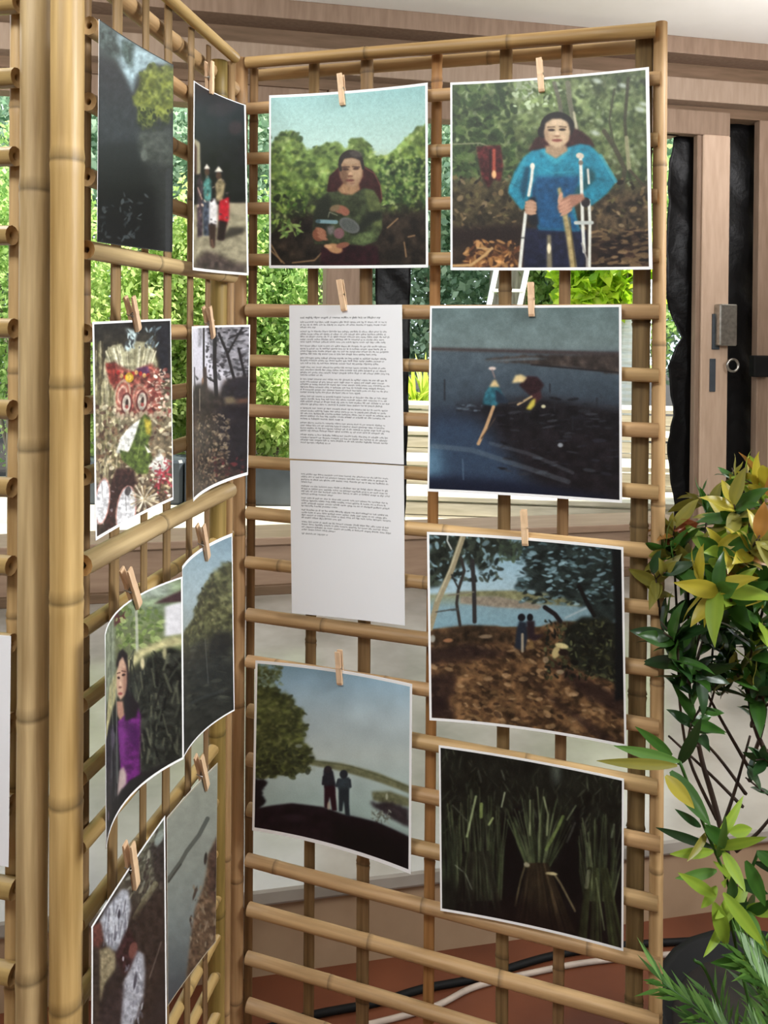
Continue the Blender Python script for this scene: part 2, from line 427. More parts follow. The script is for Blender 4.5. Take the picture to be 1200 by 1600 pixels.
# middle panel ------------------------------------------------------
c = mid.pt(230, HY)
mp = empty('bamboo_screen', (c.x, c.y, 0), 'steeply turned middle bamboo lattice screen hung with eight photographs', 'screen', 'bamboo lattice screens standing as a zigzag')
vert(mid, 'post', mp, .0186, M['bamboo_gold'], 106, -160, 103, 1600, 0, nodes_px=(250,602,935,1250,1565,-90), sides=20, ring=1.05)
vert(mid, 'post', mp, .0150, M['bamboo_green'], 342, 96, 338, 1600, -.012, sides=16)
vert(mid, 'post', mp, .0085, M['bamboo'], 360, 98, 352, 1600, 0.0)
for x0, y0, x1, w, mt, n in ((136,-110,131,.0075,'bamboo_slat',-.03), (184,-60,174,.0110,'bamboo_slat',0), (228,-20,222,.0085,'bamboo_slat',0), (263,10,258,.0105,'bamboo_slat',0),
                         (299,45,292,.0095,'bamboo_slat',0), (326,72,320,.0080,'bamboo_slat',0)):
    vert(mid, 'slat', mp, w, M[mt], x0, y0, x1, 1600, n, flat=.36 if n == 0 else .7, ring=1.1)
def mrow(k, n, r, mat, name='rung', xl=133, xr=362):
    z = EYE - k*D
    bamboo(name, mid.col(xl, z, n), mid.col(xr, z, n), r, mat, mp, mid.N, sd(), bow=.002, ring=1.06)
mrow(-5.18, .012, .0095, M['bamboo_gold'], 'rail', 130)
mrow(-4.86, -.022, .0135, M['bamboo'], 'rail')
for k in (-4.08, -3.05, -2.03): mrow(k, -.013, .0118, M['bamboo'])
mrow(-1.0, .013, .0115, M['bamboo_post'], 'rail')
for k in (.08, 1.06, 2.02): mrow(k, -.013, .0118, M['bamboo'])
mrow(3.07, .013, .0135, M['bamboo_post'], 'rail')
for k in (4.1, 5.11, 6.1, 7.04, 8.08, 9.1, 10.1): mrow(k, -.013, .0105, M['bamboo_gold'])
for k in (11.0, 11.75, 12.5, 13.3, 14.1, 15.0): mrow(k, -.008, .0085, M['bamboo_gold'])

# left panel --------------------------------------------------------
c = left.pt(20, HY)
lp = empty('bamboo_screen', (c.x, c.y, 0), 'bamboo lattice screen cut off by the left picture edge, holding one white page', 'screen', 'bamboo lattice screens standing as a zigzag')
vert(left, 'post', lp, .0176, M['bamboo_post'], 58, -180, 49, 1600, 0, nodes_px=(297,700,1115,1520,-110), sides=20, ring=1.05)
vert(left, 'slat', lp, .0085, M['bamboo'], 27, -120, 17, 1600, -.014, flat=.6, ring=1.15)
vert(left, 'slat', lp, .0105, M['bamboo_slat'], -120, -60, -124, 1600, -.018, flat=.4)
for k, y in enumerate((-113, 7, 123, 245, 368, 513, 640, 761, 883, 1005, 1128, 1256, 1386, 1519, 1650, 1775, 1900)):
    p = left.pt(18, y); x1 = (27, 29, 27, 24, 19, 22, 20, 20, 18, 18, 18, 18, 24, 22, 20, 20, 20)[k]
    q = left.a + left.U*.42; p0 = left.pt(x1, y, .002)
    bamboo('rung', Vector((p0.x, p0.y, p.z)), Vector((q.x, q.y, p.z)), .0120, M['bamboo_gold'], lp, left.N, sd())
vert(left, 'post', lp, .0176, M['bamboo_post'], -420, 20, -424, 1600, 0)

# ------------------------------------------------------------------ painted prints
def homog(src, dst):
    A = []
    for (x, y), (u, v) in zip(src, dst):
        A.append([x, y, 1, 0, 0, 0, -u*x, -u*y, u]); A.append([0, 0, 0, x, y, 1, -v*x, -v*y, v])
    A = np.array(A, float)
    h = np.linalg.solve(A[:, :8], A[:, 8]); return np.append(h, 1).reshape(3, 3)
def box_blur(a, k):
    k = int(round(k))
    if k < 1: return a
    for _ in range(2):
        for ax in (0, 1):
            p = [(0, 0)]*a.ndim; p[ax] = (k+1, k)
            c = np.cumsum(np.pad(a, p, mode='edge'), axis=ax, dtype=np.float64)
            n = a.shape[ax]; w = 2*k+1
            hi = [slice(None)]*a.ndim; lo = [slice(None)]*a.ndim
            hi[ax] = slice(w, w+n); lo[ax] = slice(0, n)
            a = ((c[tuple(hi)] - c[tuple(lo)]) / w).astype(np.float32)
    return a
class Cv:
    """a canvas in the coordinates of a close view of one print: colours as printed"""
    def __init__(s, quad, crop, S=1.6, seed=1):
        s.q = quad; s.x0, s.y0, s.s = crop; s.S = S
        xs = [p[0] for p in quad]; ys = [p[1] for p in quad]
        s.bx, s.by = min(xs)-3, min(ys)-3
        s.w = int((max(xs)+3-s.bx)*S); s.h = int((max(ys)+3-s.by)*S)
        s.a = np.zeros((s.h, s.w, 3), np.float32); s.r = np.random.RandomState(seed)
        s.yy, s.xx = np.mgrid[0:s.h, 0:s.w].astype(np.float32)
        s.k = S / s.s
    def P(s, x, y): return ((x/s.s + s.x0 - s.bx)*s.S, (y/s.s + s.y0 - s.by)*s.S)
    def vg(s, st):
        Y = (s.yy[:, 0]/s.S + s.by - s.y0)*s.s
        ys = [q[0] for q in st]
        for c in range(3):
            s.a[:, :, c] = np.interp(Y, ys, [q[1][c]/255 for q in st])[:, None]
    def fbm(s, sc, oct=3, sy=1.0):
        o = np.zeros((s.h, s.w), np.float32); amp = 1; tot = 0
        for _ in range(oct):
            gw, gh = max(2, int(s.w/(sc*s.k))+2), max(2, int(s.h/(sc*s.k*sy))+2)
            g = s.r.rand(gh+1, gw+1).astype(np.float32)
            X = np.linspace(0, gw-1.001, s.w); Y = np.linspace(0, gh-1.001, s.h)
            xi = X.astype(int); yi = Y.astype(int); fx = X-xi; fy = (Y-yi)[:, None]
            fx = fx*fx*(3-2*fx); fy = fy*fy*(3-2*fy)
            o += amp*((g[yi][:, xi]*(1-fx)+g[yi][:, xi+1]*fx)*(1-fy) + (g[yi+1][:, xi]*(1-fx)+g[yi+1][:, xi+1]*fx)*fy)
            tot += amp; amp *= .55; sc = max(sc/2, 1.2/s.k)
        return (o/tot - .5)*2
    def mix(s, mask, col, tex=0, sc=20, alpha=1.0, sl=None):
        A = s.a if sl is None else s.a[sl]
        c = np.array(col, np.float32)/255
        if tex:
            n = s.fbm(sc)
            if sl is not None: n = n[sl]
            c = np.clip(c[None, None, :]*(1 + tex*n[..., None]*1.6), 0, 1)
        mk = (mask*alpha)[..., None]
        A[...] = A*(1-mk) + c*mk
    def pmask(s, pts):
        pts = [s.P(*p) for p in pts]
        ins = np.zeros((s.h, s.w), np.float32)
        for ox, oy in ((.25, .25), (.75, .25), (.25, .75), (.75, .75)):
            t = np.zeros((s.h, s.w), bool); X = s.xx+ox-.5; Y = s.yy+oy-.5
            for (x1, y1), (x2, y2) in zip(pts, pts[1:]+pts[:1]):
                if y1 == y2: continue
                t ^= ((y1 > Y) != (y2 > Y)) & (X < (x2-x1)*(Y-y1)/(y2-y1)+x1)
            ins += t
        return ins/4
    def poly(s, pts, col, soft=0, tex=0, sc=20, alpha=1.0, rag=0, rsc=20):
        mk = s.pmask(pts)
        if rag:
            b = box_blur(mk, rag*s.k); mk = np.clip((b + s.fbm(rsc)*.55 - .5)*4+.5, 0, 1)*(b > .02)
        if soft: mk = box_blur(mk, soft*s.k)
        s.mix(mk, col, tex, sc, alpha); return mk
    def ell(s, cx, cy, rx, ry, col, rot=0, soft=1.5, alpha=1.0):
        x, y = s.P(cx, cy); rx = max(rx*s.k, .5); ry = max(ry*s.k, .5); R = int(max(rx, ry)+4)
        x0, x1, y0, y1 = max(0, int(x)-R), min(s.w, int(x)+R+1), max(0, int(y)-R), min(s.h, int(y)+R+1)
        if x0 >= x1 or y0 >= y1: return
        X = s.xx[y0:y1, x0:x1]-x; Y = s.yy[y0:y1, x0:x1]-y
        c, n = math.cos(rot), math.sin(rot); U = (X*c+Y*n)/rx; V = (-X*n+Y*c)/ry
        d = np.sqrt(U*U+V*V); mk = np.clip((1-d)*min(rx, ry)/max(.6, soft*s.k)+.5, 0, 1)
        s.mix(mk, col, alpha=alpha, sl=(slice(y0, y1), slice(x0, x1)))
    def ln(s, pts, w, col, alpha=1.0, w2=None):
        pts = [s.P(*p) for p in pts]; mk = np.zeros((s.h, s.w), np.float32); n = len(pts)-1
        w *= s.k; w2 = w if w2 is None else w2*s.k
        for i, ((x1, y1), (x2, y2)) in enumerate(zip(pts, pts[1:])):
            ww = w + (w2-w)*(i+.5)/n; R = ww+2
            a, b = max(0, int(min(x1, x2)-R)), min(s.w, int(max(x1, x2)+R)+1); c, d = max(0, int(min(y1, y2)-R)), min(s.h, int(max(y1, y2)+R)+1)
            if a >= b or c >= d: continue
            X = s.xx[c:d, a:b]-x1; Y = s.yy[c:d, a:b]-y1; L = (x2-x1)**2+(y2-y1)**2+1e-6
            t = np.clip((X*(x2-x1)+Y*(y2-y1))/L, 0, 1)
            ds = np.sqrt((X-t*(x2-x1))**2+(Y-t*(y2-y1))**2)
            mk[c:d, a:b] = np.maximum(mk[c:d, a:b], np.clip(ww/2-ds+.5, 0, 1))
        s.mix(mk, col, alpha=alpha)
    def leaf(s, n, box, size, cols, asp=.45, ang=(0, 3.14), alpha=.85, inside=None):
        x0, y0, x1, y1 = box
        im = s.pmask(inside) if inside else None
        for _ in range(n):
            x = s.r.uniform(x0, x1); y = s.r.uniform(y0, y1)
            if im is not None:
                p = s.P(x, y); i, j = int(p[1]), int(p[0])
                if not (0 <= i < s.h and 0 <= j < s.w) or im[i, j] < .5: continue
            r = s.r.uniform(*size); c = np.array(cols[s.r.randint(len(cols))]) * s.r.uniform(.8, 1.2)
            s.ell(x, y, r, r*asp*s.r.uniform(.6, 1.5), np.clip(c, 0, 255), s.r.uniform(*ang), 1.5, alpha)
    def bl(s, mask, k):
        b = box_blur(s.a, k*s.k); m_ = box_blur(mask, k*s.k)[..., None]; s.a = s.a*(1-m_)+b*m_
    def fol(s, n, pts, size, cols, dark, ang=(0, 3.14), asp=.5, soft=3):
        xs = [p[0] for p in pts]; ys = [p[1] for p in pts]; bx = (min(xs), min(ys), max(xs), max(ys))
        s.leaf(int(n*.5), bx, (size[0]*1.3, size[1]*1.5), dark, asp, ang, .75, pts)
        s.leaf(n, bx, size, cols, asp, ang, .6, pts)
        mk = s.pmask(pts); s.noise(.22, size[1]*2.2, 3, mk); s.bl(mk, soft)
        mx, my = sum(xs)/len(xs), sum(ys)/len(ys)
        for q in (1.05, 1.12): s.leaf(int(n*.12), (mx+(bx[0]-mx)*q, my+(bx[1]-my)*q, mx+(bx[2]-mx)*q, my+(bx[3]-my)*q), (size[0]*.7, size[1]*.8), cols+dark, asp, ang, .55, [(mx+(x-mx)*q, my+(y-my)*q) for x, y in pts])
        s.leaf(int(n*.3), bx, (size[0]*.6, size[1]*.6), cols, asp, ang, .6, pts); s.bl(mk, soft*.5)
    def noise(s, amp, sc, oct=3, mask=None, sy=1.0):
        n = s.fbm(sc, oct, sy)*amp
        if mask is not None: n = n*mask
        s.a = np.clip(s.a*(1+n[..., None]), 0, 1)
    def blur(s, k): s.a = box_blur(s.a, max(1, k*s.k) if k else 0)
    def grain(s, amp): s.a = np.clip(s.a + s.r.normal(0, amp, (s.h, s.w, 1)).astype(np.float32), 0, 1)
    def tex(s, TW, TH, border, bcol=(234, 236, 236)):
        H = homog([(0, 0), (1, 0), (1, 1), (0, 1)], s.q)
        v, u = np.mgrid[0:TH, 0:TW].astype(float); u = (u+.5)/TW; v = (v+.5)/TH
        w = H[2, 0]*u+H[2, 1]*v+H[2, 2]
        x = ((H[0, 0]*u+H[0, 1]*v+H[0, 2])/w - s.bx)*s.S; y = ((H[1, 0]*u+H[1, 1]*v+H[1, 2])/w - s.by)*s.S
        x = np.clip(x, 0, s.w-1.01); y = np.clip(y, 0, s.h-1.01); xi = x.astype(int); yi = y.astype(int)
        fx = (x-xi)[..., None]; fy = (y-yi)[..., None]; a = s.a
        im = (a[yi, xi]*(1-fx)+a[yi, xi+1]*fx)*(1-fy)+(a[yi+1, xi]*(1-fx)+a[yi+1, xi+1]*fx)*fy
        lum = im.mean(2, keepdims=True); im = lum+(im-lum)*.86; im = im+(im-.5)*.12*np.clip(im*4, 0, 1)
        if border:
            bl, bt, brr, bb = border
            mk = (u < bl) | (u > 1-brr) | (v < bt) | (v > 1-bb)
            im[mk] = np.array(bcol)/255
        return im
GAIN = 1.12
def print_mat(name, im, rough=.42, spec=.26):
    h, w = im.shape[:2]
    im = np.clip(im, 0, 1).astype(np.float64)
    l = np.where(im <= .04045, im/12.92, ((im+.055)/1.055)**2.4)*GAIN
    im = np.where(l <= .0031308, l*12.92, 1.055*np.clip(l, 1e-9, None)**(1/2.4)-.055)
    px = np.ones((h, w, 4), np.float32); px[..., :3] = np.clip(im, 0, .97)[::-1]
    g = bpy.data.images.new(name, w, h, alpha=False); g.pixels.foreach_set(px.ravel()); g.update(); g.pack()
    mt, n, b = new_mat(name)
    t = N(n, 'ShaderNodeTexImage'); t.image = g; t.extension = 'EXTEND'
    n.links.new(t.outputs[0], b.inputs['Base Color'])
    b.inputs['Roughness'].default_value = rough; b.inputs['Specular IOR Level'].default_value = spec
    return mt
def sheet(name, pl, quad, n, curl, mat, label, cat, group, vcurl=0.0, nu=16, nv=12, lift=None):
    """a hanging sheet of paper: corners on the plane, middle pinned back to the lattice"""
    cs = [pl.pt(x, y, n+curl) for x, y in quad]
    o = (cs[0]+cs[1])/2
    v, f, uv, mi = [], [], [], []
    for side in (0, 1):
        for j in range(nv+1):
            for i in range(nu+1):
                u, t = i/nu, j/nv
                p = (cs[0]*(1-u)+cs[1]*u)*(1-t)+(cs[3]*(1-u)+cs[2]*u)*t
                p = p - pl.N*(curl*(1-(2*u-1)**2)) + pl.N*(vcurl*math.sin(math.pi*t)) - pl.N*(.0006*side)
                if lift: p = p + Vector((0, 0, lift(u, t)))
                v.append(p - o); uv.append((u, 1-t))
    S0 = (nu+1)*(nv+1)
    for j in range(nv):
        for i in range(nu):
            a = j*(nu+1)+i; q = (a, a+nu+1, a+nu+2, a+1)
            f.append(q); mi.append(0)
            f.append(tuple(S0+k for k in q[::-1])); mi.append(1)
    rim = [i for i in range(nu+1)] + [j*(nu+1)+nu for j in range(1, nv+1)] + [nv*(nu+1)+i for i in range(nu-1, -1, -1)] + [j*(nu+1) for j in range(nv-1, 0, -1)]
    e0 = len(v)
    for a in rim: v += [v[a], v[S0+a]]; uv += [uv[a], uv[a]]
    nr = len(rim)
    for k in range(nr): q = (k+1) % nr; f.append((e0+2*k, e0+2*q, e0+2*q+1, e0+2*k+1)); mi.append(1)
    if (Vector(v[f[0][1]])-Vector(v[f[0][0]])).cross(Vector(v[f[0][3]])-Vector(v[f[0][0]])).dot(pl.N) < 0:
        f = [q[::-1] for q in f]
    me = mesh(name, v, f, [mat, M['paper']], True, mi)
    l = me.uv_layers.new(name='uv')
    idx = np.empty(len(me.loops), np.int32); me.loops.foreach_get('vertex_index', idx)
    l.data.foreach_set('uv', np.array(uv, np.float32)[idx].ravel())
    ob = put(name, me, Matrix.Translation(o))
    return tag(ob, label, cat, group)
PG = 'photographs clipped to the bamboo screens'

# --- woman in a green shirt (upper left of the wide screen)
G = [(120,140,60),(150,168,84),(84,108,48),(62,84,40),(176,190,120),(100,124,58)]
def pic_green():
    q = [(420.5,149),(668,129),(669,418),(420.5,419)]; c = Cv(q, (420,130,4.8), 1.7, 11)
    c.vg([(0,(128,172,172)),(250,(150,186,180)),(480,(168,196,186)),(560,(160,180,150))]); 
    hedge = [(0,560),(30,430),(90,360),(180,350),(240,430),(270,520),(330,470),(420,440),(520,420),(560,500),(600,400),(700,400),(760,470),(800,545),(900,520),(980,450),(1060,380),(1120,320),(1200,290),(1200,1416),(0,1416)]
    c.poly(hedge, (104,126,66), 3, .35, 60, rag=14, rsc=50)
    c.poly([(0,900),(200,880),(400,820),(830,820),(1200,800),(1200,1416),(0,1416)], (52,56,38), 30)
    c.fol(900, hedge, (9,24), G, [(58,74,40),(46,60,34),(74,92,50)], soft=4)
    c.fol(260, [(830,580),(1190,560),(1190,900),(830,900)], (8,22), [(60,90,46),(120,146,74),(40,58,34),(170,186,120)], [(36,50,30),(50,70,40)], soft=3)
    c.leaf(120, (0,800,260,1150), (10,24), [(70,96,40),(120,146,66),(40,50,30)], .5)
    c.poly([(0,1130),(160,1000),(400,960),(850,960),(1200,950),(1200,1416),(0,1416)], (44,36,28), 22, .4, 60)
    c.noise(.35, 60, 4, box_blur((c.yy > c.P(0, 960)[1]).astype(np.float32), 6))
    for p in ([(0,1240),(110,1350)],[(10,1200),(90,1340)],[(170,1345),(330,1325),(380,1270)],[(1040,1150),(1090,1140)],[(1010,1190),(1025,1300)],[(880,1080),(960,1010)]):
        c.ln(p, 12, (150,120,86), .8)
    c.leaf(26, (90,1040,230,1150), (16,34), [(130,156,84),(90,120,60)], .3)
    # hat hung behind the shoulders, trousers, shirt
    c.poly([(420,800),(440,690),(510,620),(680,600),(770,650),(820,730),(840,850),(830,900),(500,860)], (58,26,24), 4, .2, 30)
    c.ln([(700,620),(780,670),(825,760),(838,860)], 7, (128,84,70), .7)
    c.poly([(380,1230),(560,1180),(800,1220),(830,1380),(370,1385)], (46,18,24), 5, .3, 40)
    c.poly([(330,960),(360,870),(420,810),(510,800),(560,830),(640,810),(700,775),(770,790),(815,860),(838,960),(840,1090),(800,1180),(700,1215),(500,1200),(330,1200),(310,1130)], (58,66,42), 4, .3, 40)
    c.poly([(320,960),(370,860),(440,830),(470,1000),(420,1180),(330,1190)], (40,44,32), 10)
    c.poly([(700,790),(780,800),(830,900),(838,1080),(770,1060),(740,940)], (88,98,58), 8, .15, 30)
    c.poly([(730,960),(838,950),(838,1010),(760,1040),(640,1140),(600,1120),(700,1020)], (36,40,30), 8)
    c.poly([(620,1140),(780,1090),(800,1150),(700,1215),(610,1190)], (84,98,62), 8, .2, 20)
    c.ell(525,940,58,32,(140,92,72),.2,10); c.ell(480,930,40,24,(118,100,74),-.4,10); c.ell(560,960,32,28,(138,88,70),0,8)
    c.ell(590,1060,84,52,(92,94,92),.5,3); c.ell(590,1060,66,38,(82,86,82),.5,3)
    c.ell(512,1120,40,42,(116,84,86),0,8); c.poly([(420,1070),(480,1060),(470,1130),(430,1130)], (104,100,98), 8)
    c.ln([(355,1030),(490,1035)], 30, (110,140,146)); c.ln([(350,1030),(360,1030)], 28, (70,90,96)); c.ln([(430,1000),(440,960),(500,985)], 5, (150,150,130))
    c.ell(365,1130,52,52,(120,74,54),.2,5); 
    for k in range(3): c.ell(375+k*8,1095+k*30,40,15,(150,102,78),.4,8)
    c.ell(480,1235,60,36,(166,124,86),.3,10); c.ell(430,1220,30,16,(190,146,106),.2,8); c.ell(540,1210,50,22,(130,84,66),-.2,5)
    # neck, head
    c.poly([(545,740),(660,740),(670,790),(610,830),(530,820),(500,790)], (150,116,84), 5, .1, 20)
    c.ell(603,590,95,100,(46,38,34),0,5)
    c.poly([(516,640),(512,600),(540,560),(610,548),(670,570),(694,620),(692,690),(668,740),(625,770),(580,765),(545,735),(520,690)], (150,120,92), 5)
    c.poly([(516,640),(560,600),(580,680),(570,760),(540,730),(520,690)], (112,84,64), 8)
    c.ell(640,660,40,50,(176,146,112),0,16,.6)
    c.ell(600,575,60,22,(172,146,116),0,10,.6)
    c.ell(563,636,24,9,(70,48,40),.05,4); c.ell(640,632,24,9,(74,52,42),-.05,4)
    c.ln([(536,620),(590,618)], 8, (66,48,40)); c.ln([(615,616),(668,620)], 8, (70,50,42))
    c.ell(598,672,16,18,(186,150,116),0,5); c.ell(596,688,22,8,(116,80,62),0,4)
    c.ell(594,720,32,9,(118,68,58),0,4); c.ln([(562,718),(626,718)], 4, (84,50,44)); c.ell(604,742,24,8,(140,104,82),0,5)
    c.ln([(524,640),(516,600),(545,545),(620,520),(680,560),(696,630)], 22, (48,40,36))
    c.ell(640,520,50,26,(84,78,74),.2,12,.7)
    c.noise(.05, 16, 2); c.blur(2.6); c.grain(.02)
    return q, c.tex(420, 480, (.012,.014,.014,.016))
# --- woman in a blue top on crutches (upper right)
def pic_blue():
    q = [(703.6,129),(1014,104.5),(1019.6,421),(704,422)]; c = Cv(q, (700,105,3.692), 1.6, 12)
    c.vg([(0,(110,122,88)),(300,(104,118,74)),(560,(84,90,60)),(760,(70,66,46)),(880,(52,42,32)),(1182,(58,42,30))])
    c.noise(.5, 110, 4)
    c.fol(1100, [(0,60),(1190,20),(1190,640),(0,640)], (8,24), [(126,140,96),(92,108,68),(64,78,48),(150,162,128),(78,94,56),(108,122,76)], [(60,72,46),(48,60,38),(84,96,62)], soft=4)
    c.leaf(300, (20,80,380,620), (14,34), [(50,68,38),(74,92,52),(42,56,34)], .5, alpha=.7)
    for x, y, r in ((440,120,60),(520,90,50),(850,370,26),(1110,240,30),(1130,210,24),(860,70,28),(1010,100,26)): c.ell(x,y,r,r*.5,(186,196,186),.3,14,.75)
    c.leaf(140, (380,60,640,220), (10,26), [(120,138,86),(160,174,140),(92,112,66)], .5)
    for p, w, col in (([(610,80),(640,180),(650,250)],24,(96,92,80)), ([(690,80),(700,180),(715,260),(740,340)],30,(110,106,90)), ([(725,250),(740,340)],14,(176,170,140)),
                      ([(1040,60),(1020,300),(1030,440),(1045,580)],18,(66,62,46)), ([(900,360),(960,450),(1020,580),(1000,740),(985,900)],26,(72,66,52)), ([(1030,400),(1045,580)],24,(150,148,112)),
                      ([(1050,590),(1150,700)],18,(76,68,54)), ([(960,120),(930,300),(960,450)],12,(70,72,52)), ([(30,440),(180,430),(300,470)],8,(130,132,104))): c.ln(p, w, col, .85)
    c.poly([(0,680),(200,650),(420,640),(420,900),(0,930)], (70,62,42), 30, .4, 40)
    c.poly([(850,720),(1200,700),(1200,960),(850,980)], (74,62,46), 30, .5, 40)
    c.leaf(260, (0,620,1180,960), (10,22), [(110,92,64),(60,52,36),(40,34,26),(130,112,84),(90,84,54)], .5)
    c.poly([(0,930),(420,900),(420,1000),(0,1040)], (40,28,24), 18); c.poly([(830,980),(1200,960),(1200,1182),(830,1182)], (52,38,30), 18, .5, 40)
    c.leaf(150, (840,930,1180,1160), (12,40), [(96,78,56),(40,28,24),(120,98,70),(30,22,20)], .3, (-.3,.3))
    c.poly([(60,1160),(160,1060),(280,1000),(400,1080),(410,1182),(20,1182)], (104,70,40), 14, .5, 30)
    c.leaf(120, (100,1000,410,1170), (10,30), [(150,106,62),(84,52,32),(176,130,80),(60,38,26)], .35)
    c.ln([(20,1145),(130,1140),(210,1080),(250,1040)], 16, (176,140,92)); c.ln([(165,1040),(255,1045)], 9, (170,136,92))
    # red cloth
    c.poly([(160,450),(300,440),(315,560),(300,650),(260,640),(230,690),(190,620)], (78,30,30), 5, .35, 24); c.ln([(262,470),(262,610)], 18, (150,70,54)); c.ell(262,610,14,24,(206,160,110),0,6)
    c.ln([(240,470),(240,640)], 10, (44,18,18))
    # hat, trousers
    c.poly([(460,470),(500,400),(560,360),(700,330),(770,360),(820,400),(845,445),(700,500),(540,500)], (62,34,32), 4, .15, 20)
    c.poly([(440,920),(740,920),(800,940),(790,1165),(430,1165)], (30,34,58), 6, .2, 30)
    c.poly([(568,960),(592,960),(600,1165),(566,1165)], (120,112,90), 5); c.ell(580,1040,12,30,(214,204,170),0,5)
    # top
    B = (34,122,146)
    c.poly([(345,690),(380,590),(430,510),(480,470),(560,455),(620,515),(690,450),(760,430),(820,440),(880,500),(930,580),(972,650),(920,720),(830,790),(760,760),(720,760),(760,940),(520,930),(490,830),(470,790),(420,815),(345,720)], B, 4, .14, 30)
    c.poly([(500,620),(760,620),(730,760),(700,800),(760,935),(520,930),(500,800)], (28,78,116), 12, .15, 30)
    c.poly([(480,700),(500,640),(520,900),(490,860)], (24,66,100), 8)
    c.poly([(410,690),(445,560),(470,560),(455,700),(430,760)], (24,74,96), 8)
    c.poly([(790,560),(850,600),(850,640),(800,690),(740,740),(730,700),(780,640)], (30,80,88), 8)
    c.poly([(530,470),(560,460),(620,520),(690,455),(720,450),(640,545),(600,545)], (52,150,172), 6)
    c.ln([(880,500),(968,650)], 22, (66,160,180), .6); c.ln([(440,520),(360,680)], 20, (58,150,170), .6)
    c.ln([(520,560),(600,600),(720,590)], 8, (60,150,170), .5); c.ln([(360,660),(420,690)], 6, (26,88,110), .6); c.ln([(860,630),(930,650)], 6, (26,90,110), .6)
    # neck, head
    c.poly([(560,440),(680,440),(690,470),(620,515),(560,480)], (158,132,104), 5)
    c.ell(628,330,98,84,(38,34,32),0,4); c.ell(545,360,30,36,(40,34,32),0,6); c.ell(700,350,20,34,(40,34,32),0,5)
    c.poly([(552,360),(560,310),(600,285),(650,284),(692,310),(704,360),(696,410),(670,440),(628,452),(585,440),(560,405)], (186,160,128), 4)
    c.poly([(552,360),(575,330),(585,420),(560,405)], (158,130,102), 8); c.ell(635,305,46,16,(204,180,150),0,8,.6)
    c.ell(594,350,20,7,(58,44,36),0,3); c.ell(658,348,20,7,(58,44,36),0,3); c.ln([(572,334),(614,332)], 6, (90,70,56)); c.ln([(640,330),(680,334)], 6, (90,70,56))
    c.ell(626,372,12,14,(206,180,148),0,5); c.ell(626,386,20,6,(140,106,82),0,4); c.ell(626,410,30,9,(140,84,72),0,4); c.ln([(598,409),(654,409)], 3, (104,60,54))
    c.ell(594,390,18,14,(176,140,110),0,8,.5); c.ell(664,388,18,14,(196,164,132),0,8,.5)
    # crutches
    WH = (200,202,192)
    c.ln([(486,560),(478,640),(462,730)], 18, WH); c.ell(484,560,14,20,(214,206,190),0,4); c.ln([(445,830),(428,980),(410,1165)], 20, WH); c.ln([(418,978),(440,978)], 6, (60,60,60))
    c.ln([(764,520),(770,700),(776,900),(785,1060)], 20, WH); c.ell(760,500,24,18,(196,184,166),.2,4); c.ell(765,540,14,14,(120,110,100),0,4)
    c.ln([(806,580),(812,660)], 14, (190,190,180)); c.ln([(812,760),(818,880),(815,1165)], 18, WH); c.ln([(735,890),(830,890)], 22, (170,176,170)); c.ln([(770,1010),(800,1100),(800,1165)], 10, (150,146,140))
    c.ell(793,770,26,28,(46,40,42),0,5)
    # hands and stick
    c.poly([(465,740),(500,740),(520,900),(480,910),(455,860)], (28,30,38), 6)
    c.ell(474,800,36,46,(150,112,88),0,5)
    for k in range(4): c.ell(474,772+k*20,34,10,(176,138,112),.1,3)
    c.poly([(628,690),(648,680),(690,850),(720,1000),(745,1165),(705,1165),(680,980),(650,800)], (160,142,96), 4, .15, 20); c.ln([(700,860),(735,1160)], 7, (96,84,54))
    c.poly([(640,760),(700,725),(780,720),(790,750),(720,800),(690,835),(640,835),(628,800)], (158,112,92), 5)
    for k in range(4): c.ell(668+k*4,770+k*20,40,9,(182,136,112),-.5,3)
    c.ell(645,745,12,34,(186,142,116),.3,4)
    c.noise(.06, 14, 2); c.blur(2.2); c.grain(.02)
    return q, c.tex(480, 480, (.010,.012,.016,.014))
